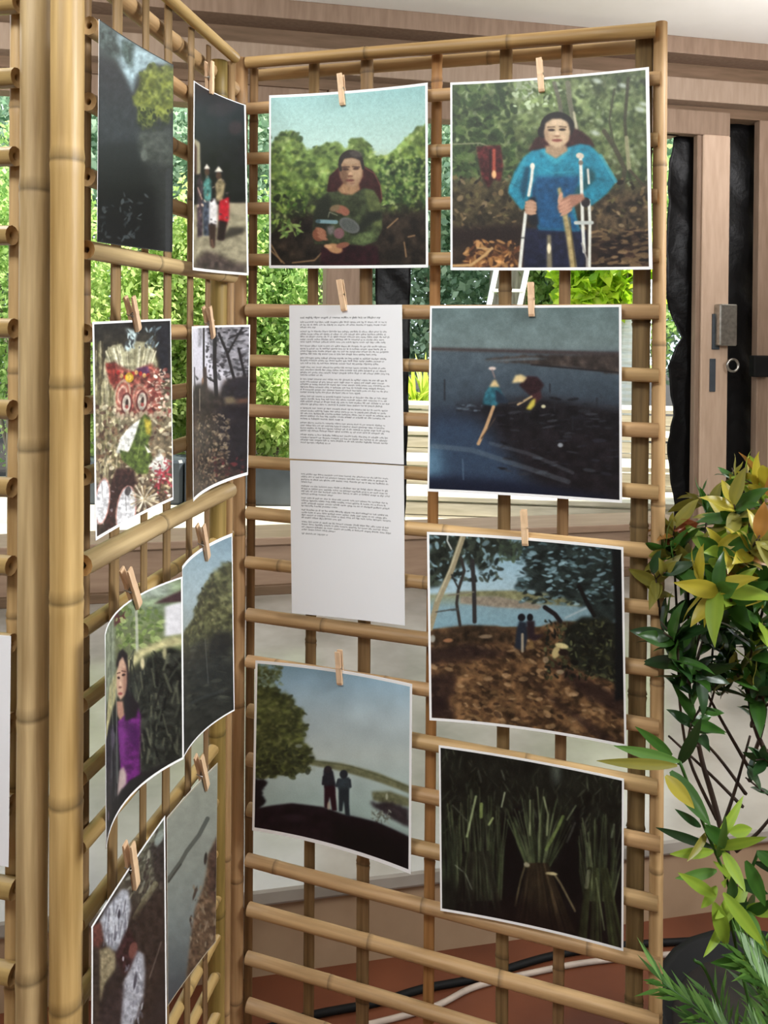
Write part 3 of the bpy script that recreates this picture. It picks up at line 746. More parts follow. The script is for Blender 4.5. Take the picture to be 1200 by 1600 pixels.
# --- two workers in the mud flat (middle right)
def pic_mud():
    q = [(672,478),(971,476),(972,786),(667.6,767.7)]; c = Cv(q, (630,420,2.79), 1.6, 13)
    c.vg([(150,(94,112,112)),(330,(106,122,122)),(350,(100,114,116)),(362,(78,90,98)),(470,(70,82,92)),(590,(58,68,78)),(640,(42,44,52)),(800,(36,38,46)),(1020,(34,34,42))])
    c.noise(.10, 60, 3)
    c.poly([(110,340),(950,360),(950,380),(110,352)], (70,62,62), 3)
    c.poly([(320,395),(500,375),(950,372),(950,460),(760,430),(560,415)], (66,58,54), 4, .25, 30, rag=4)
    c.poly([(300,400),(560,385),(640,390),(420,402)], (90,104,112), 4); c.ln([(560,415),(950,450)], 6, (40,36,38))
    c.poly([(230,600),(600,560),(960,620),(960,1030),(720,1000),(560,900),(380,780)], (32,28,32), 26, .25, 30)
    c.poly([(330,620),(600,580),(960,640),(960,700),(500,690)], (28,26,30), 14, .3, 24)
    c.poly([(100,620),(330,640),(420,760),(560,960),(560,1030),(90,1030)], (52,68,88), 40)
    c.poly([(90,760),(160,780),(170,1000),(90,1000)], (88,122,146), 34); c.poly([(90,900),(500,930),(900,1000),(900,1030),(90,1030)], (26,32,52), 20)
    c.leaf(120, (420,560,960,900), (10,30), [(24,22,26),(52,54,60),(40,40,48)], .2, (-.2,.2))
    c.ln([(130,770),(300,790),(480,850),(720,930)], 22, (104,116,124), .35); c.ln([(380,760),(560,810),(740,890)], 16, (96,104,112), .35)
    for x, y, h in ((180,480,90),(660,560,60),(845,560,40),(740,640,60),(640,500,36)): c.ln([(x,y),(x,y+h)], 6, (40,42,48), .8)
    c.ln([(258,830),(262,920)], 6, (90,110,130), .6); c.ell(686,768,12,10,(130,136,142),0,4); c.leaf(40, (230,590,360,620), (6,14), [(76,86,96),(40,44,52)], .3, (-.2,.2))
    # worker one
    c.ell(388,432,16,8,(196,180,170),0,3); c.ln([(388,440),(398,470)], 8, (120,110,110))
    c.poly([(345,590),(355,540),(375,510),(415,512),(440,560),(400,600)], (44,96,110), 4, .2, 14); c.poly([(400,520),(430,545),(462,575),(450,585),(405,580)], (40,52,66), 4)
    c.poly([(375,512),(392,484),(402,480),(420,512)], (196,172,122), 3); c.poly([(345,590),(400,600),(380,630),(345,615)], (28,28,34), 5)
    c.ln([(393,600),(360,690),(327,762)], 15, (176,142,104)); c.ln([(400,650),(340,740)], 5, (80,66,58))
    # worker two
    c.poly([(505,505),(540,465),(585,468),(615,505),(590,540),(560,555)], (50,30,34), 4, .2, 12); c.poly([(560,545),(600,530),(605,560),(575,590)], (70,40,44), 4)
    c.poly([(474,495),(490,462),(515,458),(540,472),(525,492)], (204,182,130), 3); c.ln([(500,590),(560,555)], 10, (170,146,110)); c.ln([(460,585),(520,575)], 7, (60,56,58))
    c.poly([(535,610),(560,570),(578,562),(574,595),(556,614)], (186,172,70), 3); c.ell(612,598,10,8,(190,186,150),0,3)
    c.noise(.06, 14, 2); c.blur(1.8); c.grain(.016)
    return q, c.tex(480, 480, (.010,.012,.012,.014))
# --- shaded ground under trees by the water (right, third row)
def pic_grove():
    q = [(667,831),(974,855),(979,1168),(671,1125.5)]; c = Cv(q, (665,825,3.75), 1.6, 14)
    c.vg([(0,(112,146,160)),(240,(140,172,186)),(380,(150,176,186)),(400,(134,140,110)),(470,(120,150,160)),(590,(118,152,164)),(600,(90,70,46)),(1294,(96,68,44))])
    c.poly([(180,380),(520,380),(760,420),(920,440),(920,470),(640,460),(380,412),(180,410)], (116,116,84), 4, .2, 24); c.poly([(200,410),(420,415),(690,470),(660,492),(420,480),(200,450)], (136,126,110), 4, .1, 20)
    gr = [(0,600),(250,580),(420,590),(560,640),(760,560),(1200,560),(1200,1294),(0,1294)]
    c.poly(gr, (98,74,50), 5, .5, 50)
    c.leaf(800, (0,610,1200,1290), (10,30), [(136,108,74),(74,54,36),(164,134,98),(52,38,28),(114,88,60)], .4, (-.2,.8), .6, gr)
    for p in ([(20,870),(180,860),(160,980),(20,1120)], [(0,700),(240,680),(520,760),(330,780),(0,800)], [(700,780),(1180,1000),(1180,1120),(900,980)], [(500,820),(760,1020),(1180,1290),(1080,1290),(700,1000)], [(20,1000),(120,1000),(180,1120),(20,1130)]):
        c.poly(p, (40,28,28), 16, alpha=.75)
    c.poly([(30,610),(180,590),(420,600),(520,650),(500,700),(240,680),(60,720)], (62,48,34), 14, .4, 30)
    c.ell(350,650,40,12,(150,130,106),0,5,.7); c.ell(130,665,28,12,(170,120,84),0,5,.8); c.ell(40,650,16,22,(170,176,170),0,5,.7)
    # right tree mass
    tm = [(560,60),(1170,60),(1170,560),(980,540),(940,470),(840,420),(700,400),(560,380),(470,350),(600,300),(580,190)]
    c.poly(tm, (40,50,48), 6, .3, 40, rag=26, rsc=36)
    c.leaf(420, (540,70,1160,460), (10,26), [(26,32,30),(52,66,62),(92,118,124),(36,46,42),(120,150,160)], .35, (-.5,.5), .8)
    c.poly([(820,600),(920,530),(1060,530),(1190,620),(1190,960),(1080,900),(880,840),(800,720)], (34,38,30), 10, .4, 40)
    c.leaf(300, (700,560,1180,900), (8,22), [(30,34,26),(60,62,40),(84,88,60),(22,24,22)], .4)
    c.poly([(1090,100),(1150,100),(1170,1000),(1110,1020),(1110,500)], (20,24,26), 8)
    c.ln([(900,350),(960,470),(990,520)], 24, (26,26,26)); c.ln([(700,480),(760,520),(790,560)], 26, (34,30,32)); c.ln([(820,540),(900,500),(940,480)], 12, (150,170,176))
    # left trees
    lt = [(20,20),(420,20),(560,120),(520,200),(430,150),(350,260),(240,200),(120,320),(20,360)]
    c.poly(lt, (50,58,50), 6, .3, 40, rag=24, rsc=34)
    c.leaf(200, (20,30,440,320), (10,26), [(36,42,36),(70,78,66),(120,150,160),(28,34,30)], .4, alpha=.8)
    c.leaf(60, (430,90,560,200), (10,22), [(70,84,66),(56,66,56)], .4)
    c.ln([(225,30),(150,250),(70,430),(25,590)], 34, (146,136,108)); c.ln([(215,40),(140,250),(60,430)], 8, (176,168,140))
    c.ln([(272,200),(282,380),(285,560)], 24, (52,50,50)); c.ln([(130,30),(125,80),(150,130)], 8, (190,194,190)); c.ln([(205,180),(225,260),(190,370),(180,450),(200,580)], 17, (56,52,48))
    c.ln([(150,280),(190,360)], 9, (50,48,46)); c.ln([(130,400),(280,385)], 8, (120,116,100)); c.ln([(60,495),(190,480)], 7, (70,70,66)); c.ln([(150,490),(190,490)], 5, (60,70,70))
    # people
    c.poly([(535,600),(550,560),(590,570),(600,650),(580,740),(520,720)], (38,46,58), 4); c.ell(562,540,22,22,(28,28,34),0,4); c.poly([(590,560),(640,560),(640,640),(700,640),(640,680),(600,660)], (46,34,40), 5); c.ell(612,540,18,22,(24,22,26),0,4)
    c.ln([(567,640),(567,740)], 16, (150,140,120)); c.ell(620,700,14,24,(130,104,66),0,5,.7); c.ell(800,705,40,16,(196,184,130),.2,4); c.ell(765,745,22,36,(176,160,110),.3,5); c.ell(810,745,30,18,(40,30,26),0,5); c.ell(790,860,24,14,(170,150,120),0,5,.7); c.ell(705,790,18,20,(160,140,112),0,5,.7)
    c.noise(.06, 14, 2); c.blur(1.8); c.grain(.016)
    return q, c.tex(480, 480, (.012,.014,.010,.014))
# --- two people on the shore (lower left of the wide screen)
def pic_shore():
    q = [(399,1032),(644,1069),(641.7,1366),(394,1297.6)]; c = Cv(q, (390,1030,4.615), 1.7, 15)
    c.vg([(0,(110,142,160)),(180,(140,170,188)),(420,(168,186,192)),(700,(176,188,184)),(900,(168,186,182)),(1100,(156,178,172)),(1569,(150,170,166))])
    c.noise(.08, 220, 3); c.poly([(420,430),(700,480),(1160,560),(1160,620),(700,560)], (156,170,172), 40, alpha=.6)
    c.poly([(360,735),(640,770),(900,830),(1150,910),(1150,965),(900,895),(600,820),(380,775)], (112,114,84), 6, .12, 30); c.ln([(380,745),(700,790),(1150,920)], 8, (84,88,66), .6)
    tr_ = [(30,40),(120,60),(210,70),(190,140),(130,190),(200,230),(270,260),(290,330),(370,410),(350,450),(395,500),(360,560),(330,600),(400,650),(450,740),(400,760),(420,830),(330,820),(280,870),(200,840),(100,860),(30,850)]
    c.poly(tr_, (84,90,48), 8, .35, 50, rag=26, rsc=40)
    c.fol(700, tr_, (8,20), [(104,108,64),(76,80,46),(124,126,80),(58,62,38),(92,98,58)], [(56,60,36),(70,76,42)], (-.6,.8), soft=4)
    c.leaf(150, (20,640,400,860), (10,24), [(48,52,34),(62,66,42)], .5, alpha=.7, inside=tr_)
    c.leaf(60, (40,40,220,200), (8,20), [(120,138,120),(98,112,84)], .5); c.ell(330,640,26,14,(150,160,150),0,5,.6); c.ell(420,710,24,10,(150,160,150),0,5,.6)
    c.poly([(20,860),(130,880),(80,960),(110,1040),(60,1090),(20,1100)], (28,22,28), 6, .2, 20, rag=10)
    c.poly([(860,970),(1000,960),(1150,1000),(1150,1060),(980,1060),(870,1030)], (106,108,80), 8, .15, 24); c.poly([(830,1050),(980,1040),(1150,1070),(1150,1220),(980,1140)], (58,50,54), 10, .2, 30, rag=12)
    c.leaf(40, (860,1100,1010,1190), (8,22), [(150,158,146),(100,104,92)], .25); c.ell(975,1000,10,24,(160,164,140),0,4)
    c.poly([(20,1080),(140,1065),(280,1055),(500,1090),(640,1140),(900,1190),(1150,1280),(1150,1569),(20,1569)], (32,20,28), 5, .25, 50)
    c.poly([(560,1180),(1150,1300),(1150,1569),(560,1400)], (18,16,20), 50); c.ell(300,1160,80,26,(58,42,54),.1,20,.5)
    # figures
    c.poly([(500,900),(505,820),(540,795),(572,830),(592,930),(575,950),(510,950)], (42,42,50), 4, .15, 20); c.ell(535,815,28,26,(50,44,50),0,4); c.ln([(505,870),(500,920)], 18, (40,40,48))
    c.poly([(510,935),(588,935),(592,1010),(600,1115),(565,1115),(548,1010),(530,1100),(510,1095)], (50,22,32), 4)
    c.poly([(598,930),(615,880),(690,870),(703,930),(690,960),(612,960)], (54,64,70), 4, .15, 20); c.ell(650,850,30,32,(46,50,56),0,4); c.ln([(612,890),(598,935)], 18, (54,62,68)); c.ln([(695,890),(700,940)], 16, (54,62,68))
    c.poly([(612,955),(690,955),(690,1060),(695,1155),(662,1150),(650,1040),(640,1120),(615,1120)], (42,50,56), 4)
    c.ell(540,1080,12,30,(170,150,130),0,4,.7); c.ell(600,1000,8,40,(190,196,190),0,4,.5)
    c.blur(1.2); c.grain(.012)
    return q, c.tex(420, 480, (.014,.016,.014,.020), (240,240,242))
# --- dark sheaves of cut grass (lower right)
def pic_sheaf():
    q = [(685.5,1164.5),(975,1217),(974,1486.5),(688,1423)]; c = Cv(q, (680,1160,4.0), 1.6, 16)
    c.vg([(0,(32,34,28)),(400,(28,30,24)),(800,(20,20,20)),(1320,(24,18,18))]); c.noise(.4, 90, 4)
    c.leaf(420, (20,40,1180,560), (16,50), [(46,50,38),(34,40,28),(60,66,52),(26,28,22),(78,84,66)], .12, (-2.4,-.7), .6)
    def bundle(cx, ybase, ytop, spread, n, cols, wid=60):
        for _ in range(n):
            t = c.r.uniform(-1, 1); x0 = cx+t*wid; x1 = cx+t*spread+c.r.uniform(-20, 20); y1 = ytop+abs(t)*120+c.r.uniform(-60, 120)
            col = np.array(cols[c.r.randint(len(cols))])*c.r.uniform(.7, 1.15)
            c.ln([(x0, ybase), ((x0*.45+x1*.55), ybase*.45+y1*.55), (x1+c.r.uniform(-26, 26), y1)], c.r.uniform(8, 18), np.clip(col, 0, 255), .75, 5)
    GB = [(58,68,46),(78,88,60),(44,52,34),(98,106,78),(36,42,29)]
    c.poly([(380,560),(540,380),(560,760),(500,1080),(390,1050)], (15,15,16), 20); c.poly([(780,560),(900,500),(930,900),(900,1050),(790,880)], (14,14,15), 20); c.poly([(860,420),(920,420),(900,560)], (12,12,13), 10)
    bundle(270, 1000, 330, 170, 60, GB, 150); bundle(650, 800, 340, 210, 64, GB, 70); bundle(1030, 1000, 480, 150, 56, GB, 90)
    bundle(80, 1050, 480, 60, 20, [(44,54,38),(58,66,48)], 50)
    for _ in range(40):
        t = c.r.uniform(-1, 1); c.ln([(650+t*60, 780), (690+t*190, 1200)], c.r.uniform(8, 18), np.array((64,54,38))*c.r.uniform(.5, 1.2), .7)
    for _ in range(36):
        t = c.r.uniform(-1, 1); c.ln([(1020+t*60, 800), (1040+t*150, 1290)], c.r.uniform(8, 16), np.array((58,64,40))*c.r.uniform(.5, 1.3), .7)
    for _ in range(30):
        t = c.r.uniform(-1, 1); c.ln([(260+t*90, 700), (270+t*170, 1080)], c.r.uniform(8, 14), np.array((42,44,34))*c.r.uniform(.6, 1.3), .7)
    for p, w, col in (([(258,350),(235,450),(200,600)],14,(150,164,120)), ([(292,400),(290,480)],22,(128,146,84)), ([(440,330),(420,420)],10,(170,180,146)), ([(805,480),(770,560),(700,690)],20,(110,128,74)), ([(885,410),(830,500)],12,(96,104,80)),
                      ([(600,380),(598,600)],12,(120,128,96)), ([(685,360),(712,470),(705,600)],12,(130,138,104)), ([(365,490),(340,530)],14,(170,186,124)), ([(125,775),(190,830),(232,930)],6,(130,136,120)), ([(175,790),(230,1030)],8,(70,74,56)),
                      ([(300,680),(375,1060)],10,(60,64,50)), ([(575,770),(540,880),(505,1040)],14,(96,88,62)), ([(700,840),(745,835),(790,900),(880,1070)],14,(110,100,74)), ([(965,820),(950,920)],24,(112,116,92)), ([(1120,520),(1105,600)],14,(96,104,84)),
                      ([(1010,860),(1060,1180)],10,(96,104,76)), ([(880,520),(830,640)],14,(58,60,54)), ([(110,400),(200,500)],8,(80,84,70)), ([(420,190),(440,250)],9,(84,88,76)), ([(275,190),(290,260)],14,(66,70,60))): c.ln(p, w, col, .85)
    c.ell(578,785,20,14,(150,146,120),.4,5); c.ell(735,840,36,10,(170,160,120),.1,4); c.poly([(730,140),(800,140),(790,260),(740,300)], (84,92,84), 14, alpha=.7)
    c.poly([(20,850),(200,900),(420,1080),(420,1320),(20,1320)], (20,19,18), 40, alpha=.6); c.poly([(380,950),(560,1000),(880,1150),(880,1320),(380,1320)], (26,17,16), 40, alpha=.6)
    c.noise(.3, 24, 3, None, 3.0); c.blur(2.4); c.grain(.016)
    return q, c.tex(480, 440, (.010,.014,.010,.016))
# --- middle screen
def pic_dusk():
    q = [(155,30),(271,101),(269.5,394),(152,378)]; c = Cv(q, (0,0,2.857), 2.2, 21)
    c.vg([(80,(92,104,104)),(300,(58,62,62)),(620,(44,46,48)),(850,(30,32,32)),(1130,(22,23,24))])
    c.poly([(540,150),(700,240),(770,290),(700,280),(620,330),(600,420),(560,320),(500,180)], (138,160,166), 10, .15, 20)
    c.poly([(440,90),(520,130),(560,240),(520,260),(440,200)], (74,84,82), 10, .3, 18, rag=10); c.poly([(540,170),(610,190),(600,300),(560,260)], (70,84,80), 6, .3, 12, rag=10, rsc=14)
    c.poly([(440,250),(520,290),(590,380),(620,480),(640,620),(440,640)], (54,57,60), 12, .1, 20)
    tr_ = [(640,330),(690,280),(720,300),(760,285),(800,340),(800,480),(760,500),(750,560),(710,500),(680,570),(640,560),(625,480),(600,430),(630,400)]
    c.poly(tr_, (112,120,52), 6, .3, 20, rag=10, rsc=20); c.fol(260, tr_, (5,12), [(118,126,66),(90,98,48),(138,146,84),(74,82,40)], [(60,68,34),(78,86,42)], (.6,2.2), soft=3)
    c.leaf(60, (630,480,780,580), (5,12), [(60,68,36),(44,50,34)], .5, (.6,2.2))
    c.poly([(630,590),(760,570),(775,740),(700,720),(665,720),(640,700)], (90,96,86), 14, .25, 18, alpha=.8); c.ell(655,690,14,26,(110,116,108),0,6,.6)
    c.poly([(640,560),(780,560),(780,1130),(720,1120),(690,800)], (62,64,62), 26, .15, 20, alpha=.6); c.poly([(430,840),(700,840),(700,1120),(430,1120)], (26,27,28), 20, alpha=.8); c.ln([(755,760),(752,1120)], 22, (66,68,70), .6)
    c.leaf(40, (440,860,680,1080), (6,18), [(64,70,72),(48,54,56),(84,92,94)], .35, alpha=.6)
    c.noise(.06, 14, 2); c.blur(1.8); c.grain(.016)
    return q, c.tex(340, 430, (.004,.004,.004,.004), (44,46,46))
def pic_walk():
    q = [(303,126),(384,164),(388.5,430.5),(301,422)]; c = Cv(q, (0,0,2.857), 2.4, 22)
    c.vg([(360,(34,30,38)),(700,(32,30,36)),(890,(28,26,30)),(900,(120,114,94)),(1040,(136,128,104)),(1230,(120,112,92))]); c.noise(.25, 30, 3)
    c.poly([(862,900),(900,1000),(1110,880),(1110,1240),(855,1240)], (140,132,108), 8, .15, 20); c.poly([(1030,885),(1105,890),(1105,960),(1040,930)], (150,140,116), 4)
    c.poly([(866,600),(902,620),(906,760),(880,760),(868,700)], (150,142,116), 3); c.poly([(866,620),(884,640),(884,760),(868,760)], (74,52,48), 3)
    c.poly([(1040,1000),(1100,1000),(1090,1030),(1030,1050),(985,1075)], (64,58,52), 6); c.poly([(880,1160),(930,1110),(1000,1130),(1060,1170),(1105,1170),(1105,1225),(865,1205)], (70,60,56), 12, .3, 20)
    c.ell(1000,480,60,30,(62,46,52),0,20,.5); c.ell(1060,560,26,30,(72,48,52),0,12,.6)
    # figures with straw hats
    c.poly([(884,780),(905,750),(920,800),(915,1040),(888,1050)], (66,54,62), 4, .3, 16); c.poly([(918,800),(940,760),(962,790),(958,900),(925,900)], (70,116,110), 4, .3, 14); c.poly([(915,880),(960,880),(955,1040),(920,1040)], (70,76,90), 4, .3, 14)
    c.ell(938,750,13,16,(80,60,52),0,3); c.poly([(922,735),(938,712),(955,735)], (214,206,190), 2)
    c.poly([(978,800),(1000,770),(1022,800),(1010,880),(982,880)], (136,122,92), 4, .25, 14); c.ell(993,765,13,16,(76,56,48),0,3); c.poly([(974,748),(993,722),(1012,748)], (212,206,188), 2)
    c.poly([(950,880),(975,865),(988,900),(985,1000),(948,1000)], (196,192,190), 4, .1, 14); c.poly([(945,985),(982,985),(976,1095),(955,1090)], (58,40,38), 4); c.ln([(962,1060),(968,1095)], 10, (100,76,62))
    c.poly([(996,880),(1036,860),(1036,960),(1020,1000),(994,970)], (172,28,44), 4, .15, 14); c.poly([(994,965),(1030,975),(1015,1060),(985,1060)], (40,26,30), 4); c.ln([(890,820),(912,870)], 8, (150,120,110)); c.leaf(30, (885,760,1030,1000), (4,9), [(170,150,130),(60,50,56),(100,84,80)], .5)
    c.noise(.06, 14, 2); c.blur(1.8); c.grain(.016)
    return q, c.tex(300, 400, (.02,.006,.028,.014))
def pic_mask():
    q = [(145,503),(267,498),(271,780.5),(149.5,845)]; c = Cv(q, (140,490,4.444), 2.2, 23)
    c.vg([(40,(34,34,34)),(300,(70,62,46)),(640,(120,112,88)),(1000,(110,96,76)),(1600,(60,46,40))]); c.noise(.4, 70, 4)
    for _ in range(170):
        x = c.r.uniform(20, 230); y = c.r.uniform(180, 1050); col = [(150,144,108),(110,106,72),(178,172,140),(84,76,52)][c.r.randint(4)]
        c.ln([(x, y), (x+c.r.uniform(-14, 14), y+c.r.uniform(60, 200))], c.r.uniform(6, 16), col, .6)
    c.leaf(500, (20,620,580,1400), (8,26), [(206,196,166),(150,136,104),(96,72,56),(190,176,140),(120,96,72),(70,50,42)], .5, alpha=.8)
    # fan of feathers
    c.poly([(120,260),(170,220),(240,205),(265,260),(300,240),(340,190),(400,195),(450,230),(480,330),(490,460),(460,480),(170,470),(130,360)], (150,146,116), 4)
    for k in range(46):
        t = c.r.uniform(-1, 1); c.ln([(310+t*110, 430), (300+t*180, 200+60*abs(t))], c.r.uniform(4, 10), [(196,192,164),(118,112,84),(214,208,180)][c.r.randint(3)], .7)
    c.poly([(270,100),(350,120),(330,210),(290,260),(260,240),(300,180)], (176,196,196), 8); c.leaf(24, (270,90,480,240), (8,24), [(160,178,180),(60,64,66)], .3, (.8,2.2))
    c.poly([(480,80),(560,60),(560,440),(510,460),(480,260)], (32,32,38), 8, .2, 20); c.leaf(14, (410,100,490,220), (10,26), [(120,140,146),(80,90,96)], .3, (1.6,2.6))
    # carved festival mask
    c.poly([(120,360),(190,330),(230,360),(320,400),(440,340),(500,400),(510,560),(480,680),(420,700),(200,700),(210,560),(150,470)], (128,70,60), 8, .4, 24)
    c.poly([(340,380),(420,360),(440,420),(350,430)], (84,50,80), 6); c.poly([(120,340),(190,340),(230,480),(160,480)], (122,48,40), 6, .2, 20)
    for r, col in ((92,(206,190,160)),(74,(150,52,44)),(56,(214,200,176)),(40,(120,38,36))):
        c.ell(245,560,r*.62,r*1.2,col,.2,8,.6); c.ell(375,590,r*.60,r*1.2,col,-.1,8,.45)
    for x, y in ((275,620),(382,605)):
        c.ell(x,y,40,76,(92,46,42),.06,3); c.ell(x,y,30,62,(168,158,144),.06,6); c.ell(x+4,y-6,10,26,(60,44,40),.1,3); c.ell(x+2,y+22,12,14,(140,70,64),0,3)
    for k in range(9): c.ell(215+k*26,430-abs(k-4)*6+20*math.sin(k),12,16,(190,150,90) if k % 2 else (170,44,40),0,3)
    c.ell(295,440,30,34,(206,164,44),0,4); c.ell(295,440,16,18,(226,196,80),0,3); c.leaf(120, (420,380,560,720), (6,18), [(150,96,84),(190,160,140),(112,52,48),(206,190,170)], .5)
    for k in range(10): c.ell(215+k*32,700+12*math.sin(k*2),14,24,(160,144,120),.2,8)
    # leaf and white paper
    c.poly([(200,960),(230,860),(300,780),(372,725),(350,850),(290,960),(250,970)], (214,214,206), 4); c.poly([(372,730),(400,690),(435,720),(445,820),(420,900),(450,1000),(420,1110),(350,1110),(300,1060),(240,1010),(225,940),(290,960),(330,860)], (82,98,44), 4, .25, 20)
    c.poly([(395,720),(440,740),(440,840),(410,830)], (166,150,54), 6); c.ln([(395,720),(350,1000)], 8, (120,134,74), .7); c.poly([(395,900),(445,960),(420,965)], (214,212,196), 3)
    c.poly([(200,1070),(330,1080),(340,1200),(270,1230),(200,1330),(180,1500),(110,1540),(130,1350),(160,1180)], (62,40,36), 8, .25, 20)
    c.poly([(420,1060),(500,960),(560,1040),(540,1110),(480,1120)], (196,196,186), 6, .15, 14); 
    for p in ([(470,1090),(570,1120)],[(500,1080),(490,1210)],[(560,1060),(470,1200)],[(520,1130),(575,1200)]): c.ln(p, 16, (170,56,70), .85)
    c.leaf(60, (440,1000,580,1280), (6,18), [(206,196,186),(150,60,66),(90,60,54)], .4)
    for x, y, rx, ry in ((95,1300,58,165),(270,1370,72,180)):
        c.ell(x,y,rx,ry,(176,130,120),.12,3); c.ell(x,y,rx-9,ry-12,(204,204,206),.12,4); c.ln([(x-5,y-ry*.8),(x+4,y)], 8, (110,108,108), .6)
    c.leaf(30, (40,1180,340,1500), (6,16), [(180,182,186),(150,150,156)], .4, alpha=.5); c.ell(285,1230,20,34,(84,80,80),.2,5)
    for k in range(40):
        t = c.r.uniform(-1.3, 1.3); c.ln([(395,1290),(395+95*math.sin(t*2.4),1290-95*math.cos(t*2.4))], c.r.uniform(5, 11), [(206,196,166),(150,130,96),(226,218,196)][c.r.randint(3)], .75)
    c.noise(.38, 22, 3); c.blur(1.8); c.grain(.016)
    return q, c.tex(360, 440, (.016,.012,.012,.016))
def pic_path():
    q = [(300,510),(391,507.5),(387.5,742),(302,784)]; c = Cv(q, (140,490,4.444), 2.4, 24)
    c.vg([(80,(196,194,204)),(400,(190,188,198)),(520,(168,164,168)),(600,(62,54,50)),(800,(60,50,44)),(1300,(58,46,42))])
    c.poly([(860,90),(1120,80),(1120,480),(980,420),(900,330)], (104,102,106), 14, .3, 24, rag=20, rsc=26, alpha=.8)
    c.leaf(240, (850,90,1120,480), (7,18), [(58,56,60),(84,84,88),(150,150,158),(40,38,42)], .5, alpha=.75)
    for p, w in (([(838,80),(838,380),(850,640)],16), ([(925,90),(922,360),(935,600)],26), ([(950,140),(1000,280),(1040,480)],15), ([(1080,100),(1000,300)],10), ([(1060,250),(1090,450)],12), ([(742,390),(745,520)],10), ([(870,460),(930,500)],8), ([(1010,180),(1100,120)],8)): c.ln(p, w, (34,31,34))
    c.poly([(785,90),(830,90),(815,240),(785,240)], (120,118,124), 8, .3, 14, alpha=.7); c.poly([(745,440),(790,470),(770,480)], (40,38,42), 3)
    c.poly([(830,400),(860,380),(875,640),(840,660)], (62,48,44), 4); c.ell(828,490,10,30,(140,110,90),0,4)
    c.poly([(730,520),(830,500),(900,560),(960,600),(980,480),(1115,440),(1115,1130),(960,1160),(720,1290),(725,700)], (46,38,35), 14, .5, 30)
    c.poly([(970,520),(1040,460),(1115,450),(1115,640),(980,640)], (38,34,40), 10, .3, 20, rag=8); c.poly([(980,600),(1030,590),(1060,640),(990,650)], (104,92,72), 10); c.ln([(800,540),(800,690)], 10, (150,140,124), .7); c.poly([(1050,610),(1112,600),(1112,640),(1050,650)], (92,66,52), 10)
    c.poly([(940,680),(1115,640),(1115,1100),(1000,1060),(960,900)], (32,28,34), 18, .25, 24); c.leaf(520, (735,720,1010,1200), (5,15), [(140,124,98),(96,80,62),(156,140,116),(50,40,34),(36,28,27)], .6, alpha=.5)
    c.leaf(120, (730,960,980,1250), (6,16), [(100,80,64),(70,54,46),(130,110,88)], .45); c.poly([(720,720),(770,700),(770,1250),(722,1300)], (60,44,38), 12, .3, 20, alpha=.7); c.leaf(40, (920,1000,1080,1140), (8,18), [(90,40,44),(60,40,40)], .5)
    c.noise(.06, 14, 2); c.blur(1.8); c.grain(.016)
    return q, c.tex(320, 400, (.012,.012,.014,.020))
